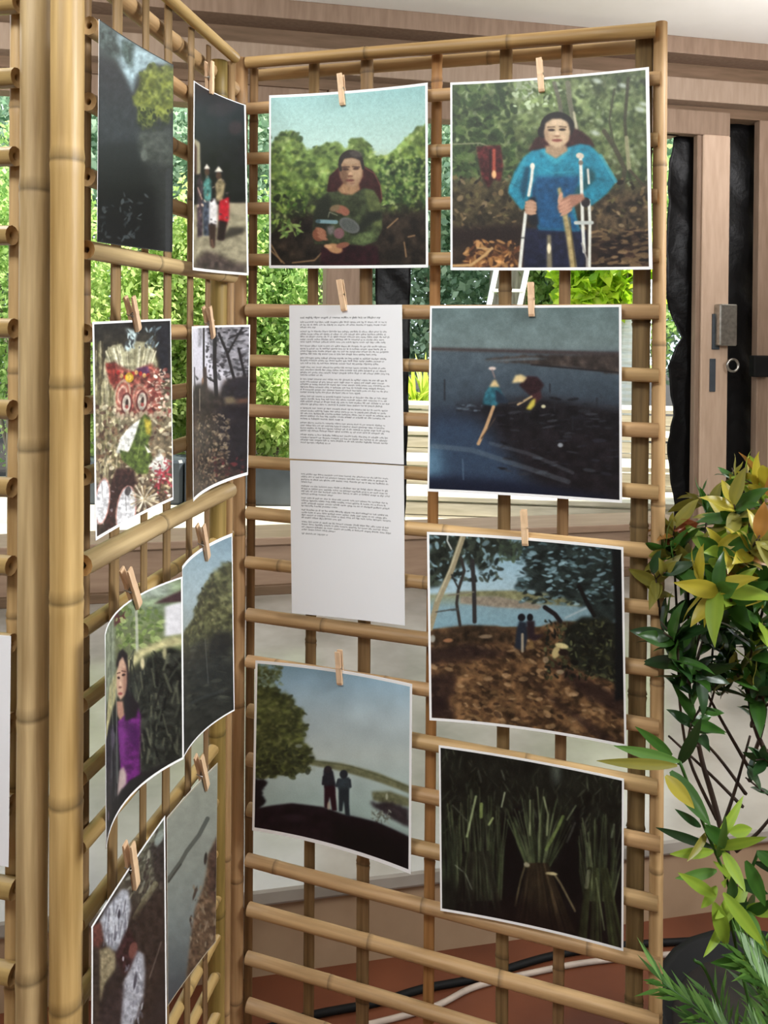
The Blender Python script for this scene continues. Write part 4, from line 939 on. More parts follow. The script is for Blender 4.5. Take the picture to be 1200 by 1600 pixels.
def pic_purple():
    q = [(164.5,991.5),(285,901),(287,1186),(166,1327)]; c = Cv(q, (150,830,3.2), 2.2, 25)
    c.vg([(220,(120,134,104)),(420,(104,118,84)),(560,(110,118,84)),(700,(70,72,56)),(900,(48,48,44)),(1600,(34,32,34))]); c.noise(.25, 50, 3)
    c.poly([(50,440),(160,350),(180,760),(60,900)], (116,124,104), 8, .2, 24)
    for x in (70,90,112,135,152): c.ln([(x, 440-(x-50)*.8),(x+4,860)], 6, [(150,156,140),(84,94,76)][x % 2], .6)
    c.poly([(170,380),(235,320),(235,460),(165,485)], (84,38,40), 4, .15, 20); c.poly([(240,300),(435,230),(435,380),(330,420),(250,440)], (124,140,112), 14, .3, 30, alpha=.8)
    c.poly([(280,300),(400,240),(400,330),(290,350)], (170,180,176), 14, .2, 20, alpha=.6); c.leaf(120, (180,390,380,600), (7,18), [(110,130,72),(86,106,58),(130,146,92)], .5); c.poly([(350,370),(435,290),(435,350)], (74,56,58), 4); c.poly([(385,380),(435,350),(435,510),(385,530)], (196,196,200), 4)
    c.ln([(285,300),(292,640)], 12, (170,172,158), .8)
    c.poly([(55,1010),(120,780),(200,690),(300,600),(420,520),(437,520),(437,560),(330,620),(260,700),(170,860),(60,1060)], (170,164,120), 8, .15, 24)
    c.poly([(260,740),(330,640),(400,580),(437,600),(437,1130),(300,1230),(260,900)], (48,50,44), 8, .35, 26)
    for _ in range(110):
        x = c.r.uniform(260, 437); y = c.r.uniform(600, 1100); c.ln([(x, y), (x+c.r.uniform(-24, 24), y+c.r.uniform(40, 130))], c.r.uniform(4, 9), [(70,74,62),(34,36,32),(92,94,78),(24,24,24)][c.r.randint(4)], .7)
    c.ell(312,670,8,28,(190,180,140),0,5); c.ell(385,610,6,30,(150,146,110),0,5)
    c.poly([(50,1080),(120,980),(200,960),(215,1280),(120,1480),(50,1580)], (42,40,44), 8, .35, 24)
    for _ in range(40):
        x = c.r.uniform(60, 200); c.ln([(x, c.r.uniform(980, 1100)), (x+c.r.uniform(-10, 10), c.r.uniform(1200, 1400))], c.r.uniform(3, 7), [(84,84,84),(60,58,62),(28,27,30)][c.r.randint(3)], .6)
    c.ell(150,1040,16,60,(104,96,112),0,8,.6); c.ell(100,1430,8,26,(130,110,130),.1,4,.7); c.ln([(180,800),(185,1270)], 9, (110,116,108), .7); c.ln([(140,620),(150,980)], 7, (120,126,110), .6)
    # woman
    c.poly([(190,960),(230,930),(285,865),(305,930),(300,1100),(305,1230),(260,1260),(220,1300),(205,1180)], (98,34,104), 5, .2, 24); c.poly([(250,960),(300,1000),(300,1120),(250,1060)], (74,24,82), 8); c.poly([(190,980),(230,1000),(235,1180),(215,1150)], (116,46,124), 8)
    c.poly([(180,680),(195,620),(220,598),(245,625),(255,720),(250,800),(300,880),(285,940),(235,960),(228,820),(205,700)], (36,28,32), 4); c.poly([(182,860),(222,860),(230,930),(205,955),(188,930)], (166,124,104), 5)
    c.poly([(184,720),(200,660),(222,636),(240,680),(242,770),(232,830),(208,855),(190,830),(182,780)], (186,150,126), 4); c.poly([(222,690),(242,700),(240,800),(225,840)], (150,112,94), 6)
    c.ell(196,742,9,6,(70,50,46),.2,2.5); c.ell(226,728,10,6,(70,50,46),-.2,2.5); c.ln([(186,720),(206,716)], 5, (92,66,58)); c.ln([(216,708),(238,712)], 5, (92,66,58)); c.ell(206,772,8,14,(204,168,142),0,4); c.ell(206,790,11,5,(130,92,80),0,3); c.ell(206,822,14,7,(140,76,72),0,3)
    c.poly([(200,1210),(225,1190),(242,1230),(240,1280),(210,1310),(185,1340)], (170,150,146), 6)
    c.noise(.06, 14, 2); c.blur(1.8); c.grain(.016)
    return q, c.tex(360, 440, (.014,.010,.012,.014))
def pic_slope():
    q = [(285,885),(363,833),(366.5,1110.5),(287,1184)]; c = Cv(q, (150,830,3.2), 2.4, 26)
    c.vg([(0,(108,132,146)),(160,(134,156,166)),(320,(148,166,172)),(480,(140,152,150)),(520,(96,96,72)),(700,(52,52,46)),(900,(42,42,40)),(1130,(36,36,36))])
    tr_ = [(440,500),(470,480),(510,440),(540,330),(580,260),(620,200),(650,160),(690,150),(690,620),(440,640)]
    c.poly(tr_, (86,88,60), 5, .35, 24, rag=12, rsc=22); c.fol(420, tr_, (5,12), [(104,104,72),(74,74,52),(122,120,84),(58,58,44)], [(52,52,38),(64,64,46)], (.8,2.4), soft=3)
    c.poly([(440,580),(690,500),(690,920),(440,1130)], (46,46,42), 26, .25, 30, alpha=.85); c.leaf(120, (440,560,690,900), (8,24), [(58,60,54),(38,38,36),(70,72,62)], .3, (-.4,.2), .5); c.ln([(575,540),(590,760)], 5, (96,98,94), .5); c.ln([(480,870),(650,800)], 14, (62,66,66), .5); c.ell(640,560,40,70,(26,27,28),.3,20,.6)
    c.noise(.06, 14, 2); c.blur(1.8); c.grain(.016)
    return q, c.tex(320, 420, (.010,.016,.014,.010))
def pic_feather():
    q = [(143.5,1448),(258,1274.5),(261,1605),(143,1850)]; c = Cv(q, (130,1250,4.571), 2.0, 27)
    c.vg([(100,(96,104,92)),(500,(84,82,70)),(800,(54,46,42)),(1200,(50,42,40)),(2700,(44,38,40))]); c.noise(.35, 60, 4)
    c.leaf(200, (330,200,590,700), (10,34), [(110,108,92),(70,66,56),(140,140,126),(54,46,44)], .3, (1.6,2.6), .7); c.poly([(480,330),(585,240),(590,640),(520,560)], (46,40,40), 12, .4, 24, alpha=.8); c.ell(545,270,24,60,(150,164,156),.4,10,.7)
    c.ln([(380,830),(440,720),(520,590)], 40, (124,120,92), .7); c.poly([(340,860),(580,560),(590,1000),(500,1500),(450,1600),(300,1600)], (54,44,40), 24, .25, 30)
    c.poly([(120,860),(200,740),(280,640),(330,640),(350,760),(320,920),(260,1070),(190,1060),(150,980)], (152,156,164), 8, .2, 30)
    for _ in range(50):
        x = c.r.uniform(160, 330); y = c.r.uniform(680, 960); c.ln([(x, y), (x-c.r.uniform(-4, 20), y+c.r.uniform(40, 110))], c.r.uniform(5, 12), [(186,190,196),(110,112,122),(90,86,96)][c.r.randint(3)], .6)
    c.ell(265,810,9,34,(66,62,72),.1,4); c.poly([(65,900),(130,870),(150,1000),(110,1060),(70,1050)], (96,60,54), 8, .2, 20); c.poly([(120,1060),(190,1040),(240,1090),(235,1200),(160,1300),(120,1440)], (130,120,94), 10, .2, 24); c.poly([(75,1040),(110,1040),(120,1600),(70,1600)], (60,52,46), 8, .3, 20)
    c.poly([(240,1090),(330,900),(390,1000),(400,1080),(340,1200),(300,1250)], (60,38,40), 10, .3, 24); c.ell(365,1060,30,60,(110,70,64),.2,8)
    c.poly([(400,1060),(440,1090),(450,1200),(440,1380),(400,1500),(360,1620),(350,1900),(250,1900),(270,1600),(290,1300),(340,1200)], (150,152,160), 8, .2, 30); c.ell(380,1280,10,60,(80,78,88),.15,5)
    c.leaf(40, (290,1120,440,1600), (10,30), [(180,184,192),(112,112,122)], .3, (1.2,2.0), .6); c.ln([(480,1260),(560,1000)], 10, (104,92,84), .7); c.poly([(120,1500),(300,1280),(270,1620),(120,1900)], (58,48,48), 16, .25, 30)
    c.noise(.06, 14, 2); c.blur(1.8); c.grain(.016)
    return q, c.tex(340, 440, (.016,.010,.020,.010))
def pic_grey():
    q = [(261,1278),(340,1192),(337,1472),(262,1573)]; c = Cv(q, (130,1250,4.571), 2.2, 28)
    c.vg([(-300,(140,142,128)),(200,(130,134,124)),(500,(124,130,122)),(900,(110,118,116)),(1200,(84,92,94)),(1450,(66,70,76))]); c.noise(.08, 60, 3)
    c.ln([(600,590),(700,460),(740,390),(830,270),(890,150)], 30, (82,86,80)); c.ln([(610,600),(700,480)], 14, (64,66,62))
    c.poly([(890,420),(930,330),(965,250),(965,1100),(900,1080),(840,1180),(760,1300),(730,1340),(770,1000),(800,800),(860,640),(880,540)], (96,78,62), 8, .3, 30); c.poly([(900,420),(960,280),(962,760),(900,700)], (74,56,48), 8, .3, 24)
    c.ell(875,440,10,44,(48,44,42),.1,4); c.ell(800,690,9,50,(70,62,56),.3,5); c.ell(770,870,8,24,(60,54,50),.2,4); c.leaf(60, (770,640,960,1100), (8,26), [(120,104,84),(78,60,50),(140,128,108)], .35, (1.2,2.2), .6)
    c.blur(1.2); c.grain(.012)
    return q, c.tex(300, 420, (.006,.010,.004,.006), (168,160,138))
# --- text pages: lines of very small grey type
def page(paras, TW, TH, top, pitch, x0, x1, title, seed):
    r = np.random.RandomState(seed); im = np.ones((TH, TW, 3), np.float32)*np.array((228, 229, 231))/255
    def line(y, w, dark, xh):
        x = x0*TW; end = x0*TW+(x1-x0)*TW*w
        while x < end-6:
            for _ in range(r.randint(2, 10)):
                if x > end: break
                h = xh*(1.0 if r.rand() < .65 else 1.5); yy = y-(h-xh if r.rand() < .7 else 0); k = r.uniform(.45, 1)
                im[int(yy):int(yy+h), int(x):int(x)+2] *= 1-dark*k
                im[int(y) if r.rand() < .5 else int(y+xh-2):, :][:2, int(x):int(x)+4] *= 1-dark*.7
                x += r.uniform(4.2, 6)
            x += 5
    y = top*TH; xh = pitch*TH*.40
    if title: line(y, title, .8, xh*1.15); y += pitch*TH*1.75
    for p in paras:
        for w in p: line(y, w, .66, xh); y += pitch*TH
        y += pitch*TH*.55
    return box_blur(im, 1)
Fu = [1, .98, 1.0, .97, .99]
def par(n, last): return [Fu[i % 5]*(.97+.03*((i*7) % 3)/2) for i in range(n-1)] + [last]

def P_(fn, name='photo_print', **kw):
    q, im = fn(); return q, print_mat(fn.__name__.replace('pic_', 'print_'), im, **kw)
def photo(pl, fn, n, curl, label, **kw):
    q, mt = P_(fn); return sheet('photo_print', pl, q, n, curl, mt, label, 'photograph', PG, **kw)
photo(right, pic_green, .0155, .010, 'square photograph of a woman in a dark green shirt before sunlit bushes')
photo(right, pic_blue, .0155, .010, 'square photograph of a woman in a turquoise top standing with crutches')
photo(right, pic_mud, .0155, .007, 'dusky blue photograph of two straw-hatted workers on a mud flat')
photo(right, pic_grove, .0155, .012, 'photograph of leaf-strewn ground under trees beside pale blue water')
photo(right, pic_shore, .0155, .012, 'photograph of two people seen from behind on a shore under pale sky')
photo(right, pic_sheaf, .0150, .006, 'dark photograph of bundled green sheaves, lowest on the wide right screen')
photo(mid, pic_dusk, .027, .004, 'dark borderless photograph of a shadowy lane and green tree, topmost on the middle screen')
photo(mid, pic_walk, .029, .008, 'narrow-looking photograph of straw-hatted figures walking past a dark wall')
photo(mid, pic_mask, .028, .004, 'photograph of a red and white festival mask with fan feathers and a green leaf')
photo(mid, pic_path, .029, .014, 'photograph of bare trees against grey sky above a littered forest path')
photo(mid, pic_purple, .030, .026, 'photograph of a long-haired woman in a purple top among dark plants')
photo(mid, pic_slope, .028, .012, 'photograph of a dark tree line sloping up into blue-grey sky')
photo(mid, pic_feather, .030, .002, 'photograph with pale feather shapes on dark brown, lowest left of the middle screen')
photo(mid, pic_grey, .024, .002, 'grey-green photograph crossed by one dark crack beside brown rock')
PGX = 'white pages on the screens'
im = page([par(3, .18), par(5, .98), par(4, .86), par(3, .88), par(4, .25), par(6, .70), par(4, .92), par(5, .50), par(4, .93), par(4, .33)], 620, 860, .078, .0170, .10, .885, .90, 5)
q1 = [(452,477),(628,476),(631,726),(452,716.5)]
sheet('text_page', right, q1, .0150, .004, print_mat('text_upper', im, .75, .2), 'upper white page printed full with small grey text', 'page', PGX)
im = page([par(4, .12), par(4, .36), par(4, .40), par(4, .45), par(4, .38), [.30]], 620, 860, .085, .0170, .10, .885, 0, 6)
q2 = [(453,719),(631,728),(632.6,977.5),(456,958)]
sheet('text_page', right, q2, .0148, .003, print_mat('text_lower', im, .75, .2), 'lower white page with text only on its top half', 'page', PGX)
lq = [(-150,985),(16.5,994),(13,1355),(-152,1330)]
sheet('text_page', left, lq, .018, .002, M['paper'], 'blank-looking white page cut off by the left picture edge', 'page', PGX)

# ------------------------------------------------------------------ clothes pegs
def peg_jaw(front):
    """one wooden half: local z up, y away from the paper; grip at the bottom, handle splayed at the top"""
    s = 1 if front else -1
    prof_ = [(0,.0006,.0040),(.004,.0006,.0056),(.020,.0010,.0062),(.026,.0016,.0062),(.030,.0026,.0066),(.036,.0022,.0062),(.050,.0036,.0068),(.057,.0044,.0066)]
    w = .0048; v, f = [], []
    for z, a, b in prof_:
        v += [(-w, a*s, z), (w, a*s, z), (w, b*s, z), (-w, b*s, z)]
    n = len(prof_)
    for i in range(n-1):
        for j in range(4):
            q = (i*4+j, i*4+(j+1) % 4, i*4+4+(j+1) % 4, i*4+4+j); f.append(q if s > 0 else q[::-1])
    f.append((3,2,1,0) if s > 0 else (0,1,2,3)); k = (n-1)*4; f.append((k,k+1,k+2,k+3) if s > 0 else (k+3,k+2,k+1,k))
    return mesh('jaw', v, f, [M['pin_wood']])
def spring_mesh():
    v, f = [], []; pts = []
    for i in range(49):
        t = i/48; a = t*2*math.pi*4; pts.append(Vector((-.0054+.0108*t, .0026*math.cos(a), .0275+.0026*math.sin(a))))
    pts = [Vector((-.0054, .0074, .030)), Vector((-.0054, .0040, .0285))] + pts + [Vector((.0054, -.0040, .0285)), Vector((.0054, -.0074, .030))]
    for i, p in enumerate(pts):
        d = (pts[min(i+1, len(pts)-1)]-pts[max(i-1, 0)]).normalized(); u = d.orthogonal().normalized(); w = d.cross(u)
        for j in range(5):
            t = 2*math.pi*j/5; v.append(p+(u*math.cos(t)+w*math.sin(t))*.0007)
    for i in range(len(pts)-1):
        for j in range(5): f.append((i*5+j, i*5+(j+1) % 5, i*5+5+(j+1) % 5, i*5+5+j))
    return mesh('spring', v, f, [M['steel']], True)
JF, JB, SP = peg_jaw(True), peg_jaw(False), spring_mesh()
def peg(pl, top, bot, n, label):
    a = pl.pt(*bot, n); b = pl.pt(*top, n)
    Mx = frame(a, b-a, pl.N)
    sc = (b-a).length/.057
    sc = max(.75, min(1.3, sc))
    Mx = Mx @ Matrix.Diagonal((min(sc, 1.05), 1, sc, 1))
    o = empty('clothespin', a, label, 'clothespin', 'wooden clothes pegs on the bamboo screens')
    for nm, me in (('jaw', JF), ('jaw', JB), ('spring', SP)): put(nm, me, Mx, o)
    return o
C_ = 'small wooden clothes peg holding the '
peg(right, (532,116), (536,165), .0165, C_ + 'photograph of the woman in dark green')
peg(right, (842.5,92), (846.5,144), .0165, C_ + 'photograph of the woman with crutches')
peg(right, (531,437), (538.5,486), .0160, C_ + 'upper white text page')
peg(right, (829,441), (831,494.5), .0160, C_ + 'photograph of the mud flat workers')
peg(right, (818,797), (821,852), .0165, C_ + 'photograph of leaf-strewn ground under trees')
peg(right, (529,1017), (532,1069), .0165, C_ + 'photograph of two people on the shore')
peg(mid, (327,96), (328,147), .030, C_ + 'photograph of figures passing a dark wall')
peg(mid, (202,463), (214,517), .029, C_ + 'festival mask photograph')
peg(mid, (323,479), (331,528), .030, C_ + 'forest path photograph')
peg(mid, (196,889), (215,948), .031, C_ + 'photograph of the woman in purple')
peg(mid, (313,820), (323,874), .029, C_ + 'photograph of the dark sloping tree line')
peg(mid, (201,1318), (211,1386), .031, C_ + 'pale feather photograph')
peg(mid, (309,1176), (322,1232), .025, C_ + 'grey-green cracked photograph')

# ------------------------------------------------------------------ tubes drawn for the dark groove and pale line on the floor
def tube_mesh(name, pts, r, mat, k=8, closed_ends=True):
    v, f = [], []; pts = [Vector(p) for p in pts]
    rr = r if isinstance(r, (list, tuple)) else [r]*len(pts)
    for i, p in enumerate(pts):
        d = (pts[min(i+1, len(pts)-1)]-pts[max(i-1, 0)]).normalized(); u = d.cross(Vector((.3, .2, .93))).normalized(); w = d.cross(u)
        for j in range(k):
            t = 2*math.pi*j/k; v.append(p+(u*math.cos(t)+w*math.sin(t))*rr[i])
    for i in range(len(pts)-1):
        for j in range(k): f.append((i*k+j, i*k+(j+1) % k, i*k+k+(j+1) % k, i*k+k+j))
    f.append(tuple(range(k-1, -1, -1))); b = (len(pts)-1)*k; f.append(tuple(range(b, b+k)))
    return mesh(name, v, f, [mat], True)
def smooth_path(ps, n=8):
    ps = [Vector(p) for p in ps]; o = []
    for i in range(len(ps)-1):
        p0 = ps[max(i-1, 0)]; p1 = ps[i]; p2 = ps[i+1]; p3 = ps[min(i+2, len(ps)-1)]
        for j in range(n):
            t = j/n; o.append(.5*((2*p1)+(p2-p0)*t+(2*p0-5*p1+4*p2-p3)*t*t+(3*p1-p0-3*p2+p3)*t**3))
    return o+[ps[-1]]
def ground(px, py, z):
    d = ray(px, py); return CP + d*((z-EYE)/d.z)
ps = smooth_path([ground(x, y, .009) for x, y in ((300,1640),(400,1612),(488,1586),(590,1566),(660,1545),(745,1528),(860,1494),(960,1478),(1080,1470))])
tag(put('floor_cable', tube_mesh('floor_cable', ps, .0075, M['rubber'])), 'thick black cable running along the terracotta floor below the step', 'cable')  # added tube stands in for the dark groove in the floor
ps = smooth_path([ground(x, y, .006) for x, y in ((420,1640),(560,1605),(675,1574),(745,1541),(850,1516),(930,1502),(1060,1490))])
tag(put('floor_cable', tube_mesh('floor_cable', ps, .006, M['grey_cable'])), 'thin pale grey cable on the terracotta floor beside the black one', 'cable')

# ------------------------------------------------------------------ garden
GZ = .2
wbox('garden_path', -7, 8, .2, 3.2, GZ-.15, GZ, M['pale_stone'], None, 0, S)
wbox('garden_ground', -14, 16, 3.2, 22, GZ-.2, GZ-.02, M['soil'], None, 0, S)
def foliage_mesh(name, mat, n, center, rad, size, seed, shell=.55, clump=0):
    r = np.random.RandomState(seed)
    d = r.normal(size=(n, 3)); d /= np.linalg.norm(d, axis=1)[:, None]
    if clump:
        cc = r.normal(size=(clump, 3)); cc /= np.linalg.norm(cc, axis=1)[:, None]; cc *= r.uniform(.35, .95, (clump, 1))
        P = cc[r.randint(clump, size=n)] + d*(r.uniform(.05, 1, (n, 1))**.5)*.26
    else:
        P = d*(r.uniform(shell**3, 1, (n, 1))**(1/3))
    P = np.array(center)+P*np.array(rad)
    a = r.normal(size=(n, 3)); a[:, 2] -= .5; a /= np.linalg.norm(a, axis=1)[:, None]
    b = np.cross(a, r.normal(size=(n, 3))); b /= np.linalg.norm(b, axis=1)[:, None]
    nn = np.cross(a, b)
    L = size*r.uniform(.6, 1.3, (n, 1)); Wd = L*.30
    V = np.stack([P, P+a*L*.45+b*Wd+nn*L*.08, P+a*L+nn*L*-.06, P+a*L*.45-b*Wd+nn*L*.08], 1).reshape(-1, 3)
    me = bpy.data.meshes.new(name)
    me.vertices.add(n*4); me.vertices.foreach_set('co', V.ravel())
    me.loops.add(n*4); me.loops.foreach_set('vertex_index', np.arange(n*4))
    me.polygons.add(n); me.polygons.foreach_set('loop_start', np.arange(n)*4)
    me.update(calc_edges=True); me.materials.append(mat)
    at_ = me.attributes.new('shade', 'FLOAT', 'POINT'); at_.data.foreach_set('value', np.repeat(r.uniform(0, 1, n), 4).astype(np.float32))
    return me
def shrub(name, label, cat, group, x, y, z, rx, ry, rz, n, size, mat, seed, trunk=True, clump=60):
    o = empty(name, (x, y, GZ), label, cat, group)
    f = put('foliage', foliage_mesh('foliage', M[mat], n, (x, y, z), (rx, ry, rz), size, seed, .5, clump), None, o); f['kind'] = 'stuff'
    if trunk:
        rnd = random.Random(seed)
        for k in range(3):
            p0 = Vector((x+rnd.uniform(-.08, .08), y+rnd.uniform(-.08, .08), GZ-.03)); p1 = Vector((x+rnd.uniform(-.6, .6)*rx, y+rnd.uniform(-.4, .4)*ry, z+rnd.uniform(0, .5)*rz))
            pm = (p0+p1)/2+Vector((rnd.uniform(-.06, .06), 0, 0))
            put('stem', tube_mesh('stem', smooth_path([p0, pm, p1], 5), .018, M['bark'], 6), None, o)
    return o
HG = 'garden shrubs beyond the openings'
for i, (px, Y, zc, rx, ry, rz, n, mat, lab) in enumerate((
    (30, 6.3, 1.75, .75, .6, 1.45, 9000, 'hedge_b', 'tall shrub seen past the left edge beside the outermost screen'),
    (190, 6.0, 1.35, .70, .5, 1.10, 9500, 'hedge_a', 'bright yellow-green shrub behind the middle screen, left of its thin slats'),
    (320, 6.1, 1.45, .65, .5, 1.15, 9500, 'hedge_a', 'bright yellow-green shrub behind the green corner post'),
    (455, 6.3, 1.45, .65, .5, 1.20, 9500, 'hedge_b', 'mid green shrub showing left of the upper text page'),
    (420, 5.75, .86, .42, .3, .40, 3500, 'hedge_a', 'low bright shrub above the dark pond edge left of the text pages'))):
    p = at(px, HY, Y); shrub('garden_shrub', lab, 'shrub', HG, p.x, p.y, zc, rx, ry, rz, int(n*1.9), .058, mat, 30+i, clump=110)
TG = 'trees standing deeper in the garden'
for i, (px, Y, zc, rx, ry, rz, n, mat, lab) in enumerate((
    (-60, 9.5, 3.2, 1.8, 1.4, 2.2, 12000, 'hedge_c', 'tall grey-green tree far behind the leftmost screen'),
    (240, 9.2, 3.2, 1.7, 1.3, 2.3, 12000, 'hedge_c', 'tall grey-green tree far behind the middle screen'),
    (500, 9.8, 3.1, 1.7, 1.4, 2.4, 12000, 'hedge_c', 'tall grey-green tree far behind the wide screen left of the column'),
    (720, 9.6, 2.9, 1.6, 1.4, 2.4, 13000, 'hedge_c', 'cool green tree glimpsed between the two upper square photographs'),
    (900, 8.6, 2.6, 1.1, 1.0, 2.0, 11000, 'hedge_b', 'leafy green tree behind the pale striped palm trunk'),
    (1120, 9.5, 3.0, 1.7, 1.4, 2.3, 11000, 'hedge_c', 'grey-green tree mostly hidden by the black plastic sheets'))):
    p = at(px, HY, Y); shrub('garden_tree', lab, 'tree', TG, p.x, p.y, zc, rx, ry, rz, int(n*1.5), .11, mat, 60+i, clump=140)
p = at(955, 440, 7.2); shrub('garden_shrub', 'lime green leafy branch bush right of the ladder above the mud flat photograph', 'shrub', HG, p.x, p.y, p.z+.1, .56, .4, .5, 2200, .17, 'hedge_d', 91, True, 30)
# dark pond edge
pb = at(360, 765, 5.55)
o = empty('pond_wall', (pb.x, pb.y, GZ), 'low dark grey stone pond wall below the shrubs', 'wall', kind='thing')
for k in range(5):
    put('stone', box_mesh('stone', .44, .28, .30+.015*(k % 3), M['dark_stone'], .02), Matrix.Translation((pb.x-1.0+.46*k, pb.y+.02*(k % 2), GZ)), o)
# big trunk and stepladder
p = at(790, 440, 8.2)
o = empty('tree_trunk', (p.x, p.y, GZ), 'thick pale grey tree trunk standing behind the white ladder', 'tree')
put('trunk', tube_mesh('trunk', smooth_path([(p.x-.03, p.y, GZ-.1), (p.x, p.y, 1.2), (p.x+.05, p.y+.05, 2.4), (p.x+.1, p.y+.1, 4.2)], 6), [.24]*3+[.2]*16, M['bark'], 14), None, o)
o = empty('stepladder', (*at(795, HY, 7.4).xy, GZ), 'white metal stepladder leaning before the pale tree trunk', 'ladder')
def bar(name, a, b, w, t, mat, parent, yv=(0, 1, 0)):
    a = Vector(a); b = Vector(b)
    return put(name, box_mesh(name, w, t, (b-a).length, mat, .004), frame(a, b-a, yv), parent)
for xa, xb in ((776, 726), (824, 770)):
    bar('rail', to_z(at(xa, 424, 7.4), at(xa-11, 476, 7.35), GZ), at(xa+10, 370, 7.45), .05, .03, M['white_metal'], o)
for k in range(6):
    z = GZ + .3 + k*.27
    a = to_z(at(776, 424, 7.4), at(765, 476, 7.35), z); b = to_z(at(824, 424, 7.4), at(813, 476, 7.35), z)
    bar('rung', a, b, .03, .05, M['white_metal'], o)
# striped palm trunk
p = at(991, 560, 7.1)
o = empty('palm_trunk', (p.x, p.y, GZ), 'pale ringed palm trunk at the right end of the wide screen', 'tree')
v, f = [], []; kk = 14; rings = 60
for i in range(rings+1):
    z = GZ-.05+i*.03; r_ = .16-.032*min(1, z/1.9) + (.008 if i % 2 else 0)
    for j in range(kk):
        t = 2*math.pi*j/kk; v.append((p.x-.06+.09*z/2+r_*math.cos(t), p.y+r_*math.sin(t), z))
for i in range(rings):
    for j in range(kk): f.append((i*kk+j, i*kk+(j+1) % kk, i*kk+kk+(j+1) % kk, i*kk+kk+j))
put('trunk', mesh('trunk', v, f, [M['palm_bark']], False), None, o)
fm = None
# plank steps
SA = -0.10
o = empty('garden_steps', (*at(820, HY, 5.4).xy, GZ), 'pale timber plank steps rising behind the wide screen', 'steps')
sc_ = at(830, HY, 5.1)
Rz = Matrix.Rotation(SA, 4, 'Z')
pk = box_mesh('plank', 2.6, .0945, .03, M['pale_plank'], .003); rs = box_mesh('plank', 2.6, .022, .078, M['pale_plank'], .004)
for s_ in range(4):
    for k in range(4):
        put('plank', pk, Matrix.Translation((sc_.x+.35, sc_.y, GZ)) @ Rz @ Matrix.Translation((0, .40*s_+.098*k, .115+.165*s_)), o)
    put('riser_board', rs, Matrix.Translation((sc_.x+.35, sc_.y, GZ)) @ Rz @ Matrix.Translation((0, .40*s_-.03, .02+.165*s_)), o)
    put('riser_board', rs, Matrix.Translation((sc_.x+.35, sc_.y, GZ)) @ Rz @ Matrix.Translation((0, .40*s_-.03, -.065+.165*s_)), o)
# planter with spiky plant
p = at(655, 632, 7.15)
o = empty('planter', (p.x, p.y, GZ), 'round grey concrete planter under the spiky yellow-green plant', 'planter')
pz = p.z
v, f = [], []; kk = 20
for z, r_ in ((GZ-.02, .22), (GZ+.1, .27), (pz-.03, .30), (pz, .315), (pz, .27), (pz-.05, .26)):
    for j in range(kk): t = 2*math.pi*j/kk; v.append((p.x+r_*math.cos(t), p.y+r_*math.sin(t), z))
for i in range(5):
    for j in range(kk): f.append((i*kk+j, i*kk+(j+1) % kk, i*kk+kk+(j+1) % kk, i*kk+kk+j))
f.append(tuple(range(5*kk, 6*kk)))
put('pot', mesh('pot', v, f, [M['concrete']], True), None, o)
def strap_leaf(name, L, w, mat, droop, seg=7, fold=.25, base_w=.5):
    v, f, sh = [], [], []
    for i in range(seg+1):
        t = i/seg; ww = w*(base_w+(1-base_w)*min(1, t*3))*(1-t**2.6)+.0004
        y = L*t; z = -droop*L*t*t
        v += [(-ww, y*(1-.25*droop*t), z+ww*fold), (0, y*(1-.25*droop*t), z), (ww, y*(1-.25*droop*t), z+ww*fold)]; sh += [.3+.5*t]*3
        if i:
            k = i*3; f += [(k-3, k-2, k+1, k), (k-2, k-1, k+2, k+1)]
    return mesh(name, v, f, [mat], True, None, sh)
so = empty('spiky_plant', (p.x, p.y, pz-.05), 'spiky yellow-green plant growing in the round concrete planter', 'plant')
sm = [strap_leaf('leaf', .62, .022, M['spiky'], d) for d in (.25, .5, .9)]
rnd = random.Random(5)
for k in range(56):
    me = sm[k % 3]; a = rnd.uniform(0, 6.283); e = rnd.uniform(.35, 1.35)
    put('leaf', me, Matrix.Translation((p.x+.05*math.cos(a), p.y+.05*math.sin(a), pz-.03)) @ Matrix.Rotation(a, 4, 'Z') @ Matrix.Rotation(e, 4, 'X') @ Matrix.Scale(rnd.uniform(.7, 1.15), 4), so)

# ------------------------------------------------------------------ plants at the right edge
def lathe(name, prof_, mat, k=28):
    v, f = [], []
    for r_, z in prof_:
        for j in range(k): t = 2*math.pi*j/k; v.append((r_*math.cos(t), r_*math.sin(t), z))
    for i in range(len(prof_)-1):
        for j in range(k): f.append((i*k+j, i*k+(j+1) % k, i*k+k+(j+1) % k, i*k+k+j))
    f.append(tuple(range(k-1, -1, -1))); b = (len(prof_)-1)*k; f.append(tuple(range(b, b+k)))
    return mesh(name, v, f, [mat], True)
def blade(name, L, w, mat, curve=.25, fold=.22, wave=0.0, seg=8):
    v, f, sh = [], [], []
    for i in range(seg+1):
        t = i/seg; ww = w*math.sin(math.pi*min(1, t*.97+.03))**.8*(1-.35*t)+.0003
        y = L*t; z = -curve*L*t*t + wave*math.sin(t*9)*w
        for s in (-1, -.5, 0, .5, 1): v.append((ww*s, y, z+abs(s)*ww*fold)); sh.append(.75 if s == 0 else .4+.25*abs(s))
        if i:
            for q in range(4): k = i*5+q; f.append((k-5, k-4, k+1, k))
    return mesh(name, v, f, [mat], True, None, sh)
POT = Vector((.72, 1.30, 0))
sh_ = empty('potted_shrub', POT, 'leafy shrub with green and bronze-yellow leaves in a tall black pot beside the screen', 'plant')
put('pot', lathe('pot', [(.17,0),(.18,.01),(.225,.24),(.235,.245),(.235,.265),(.220,.265),(.215,.235)], M['rubber']), Matrix.Translation(POT), sh_)
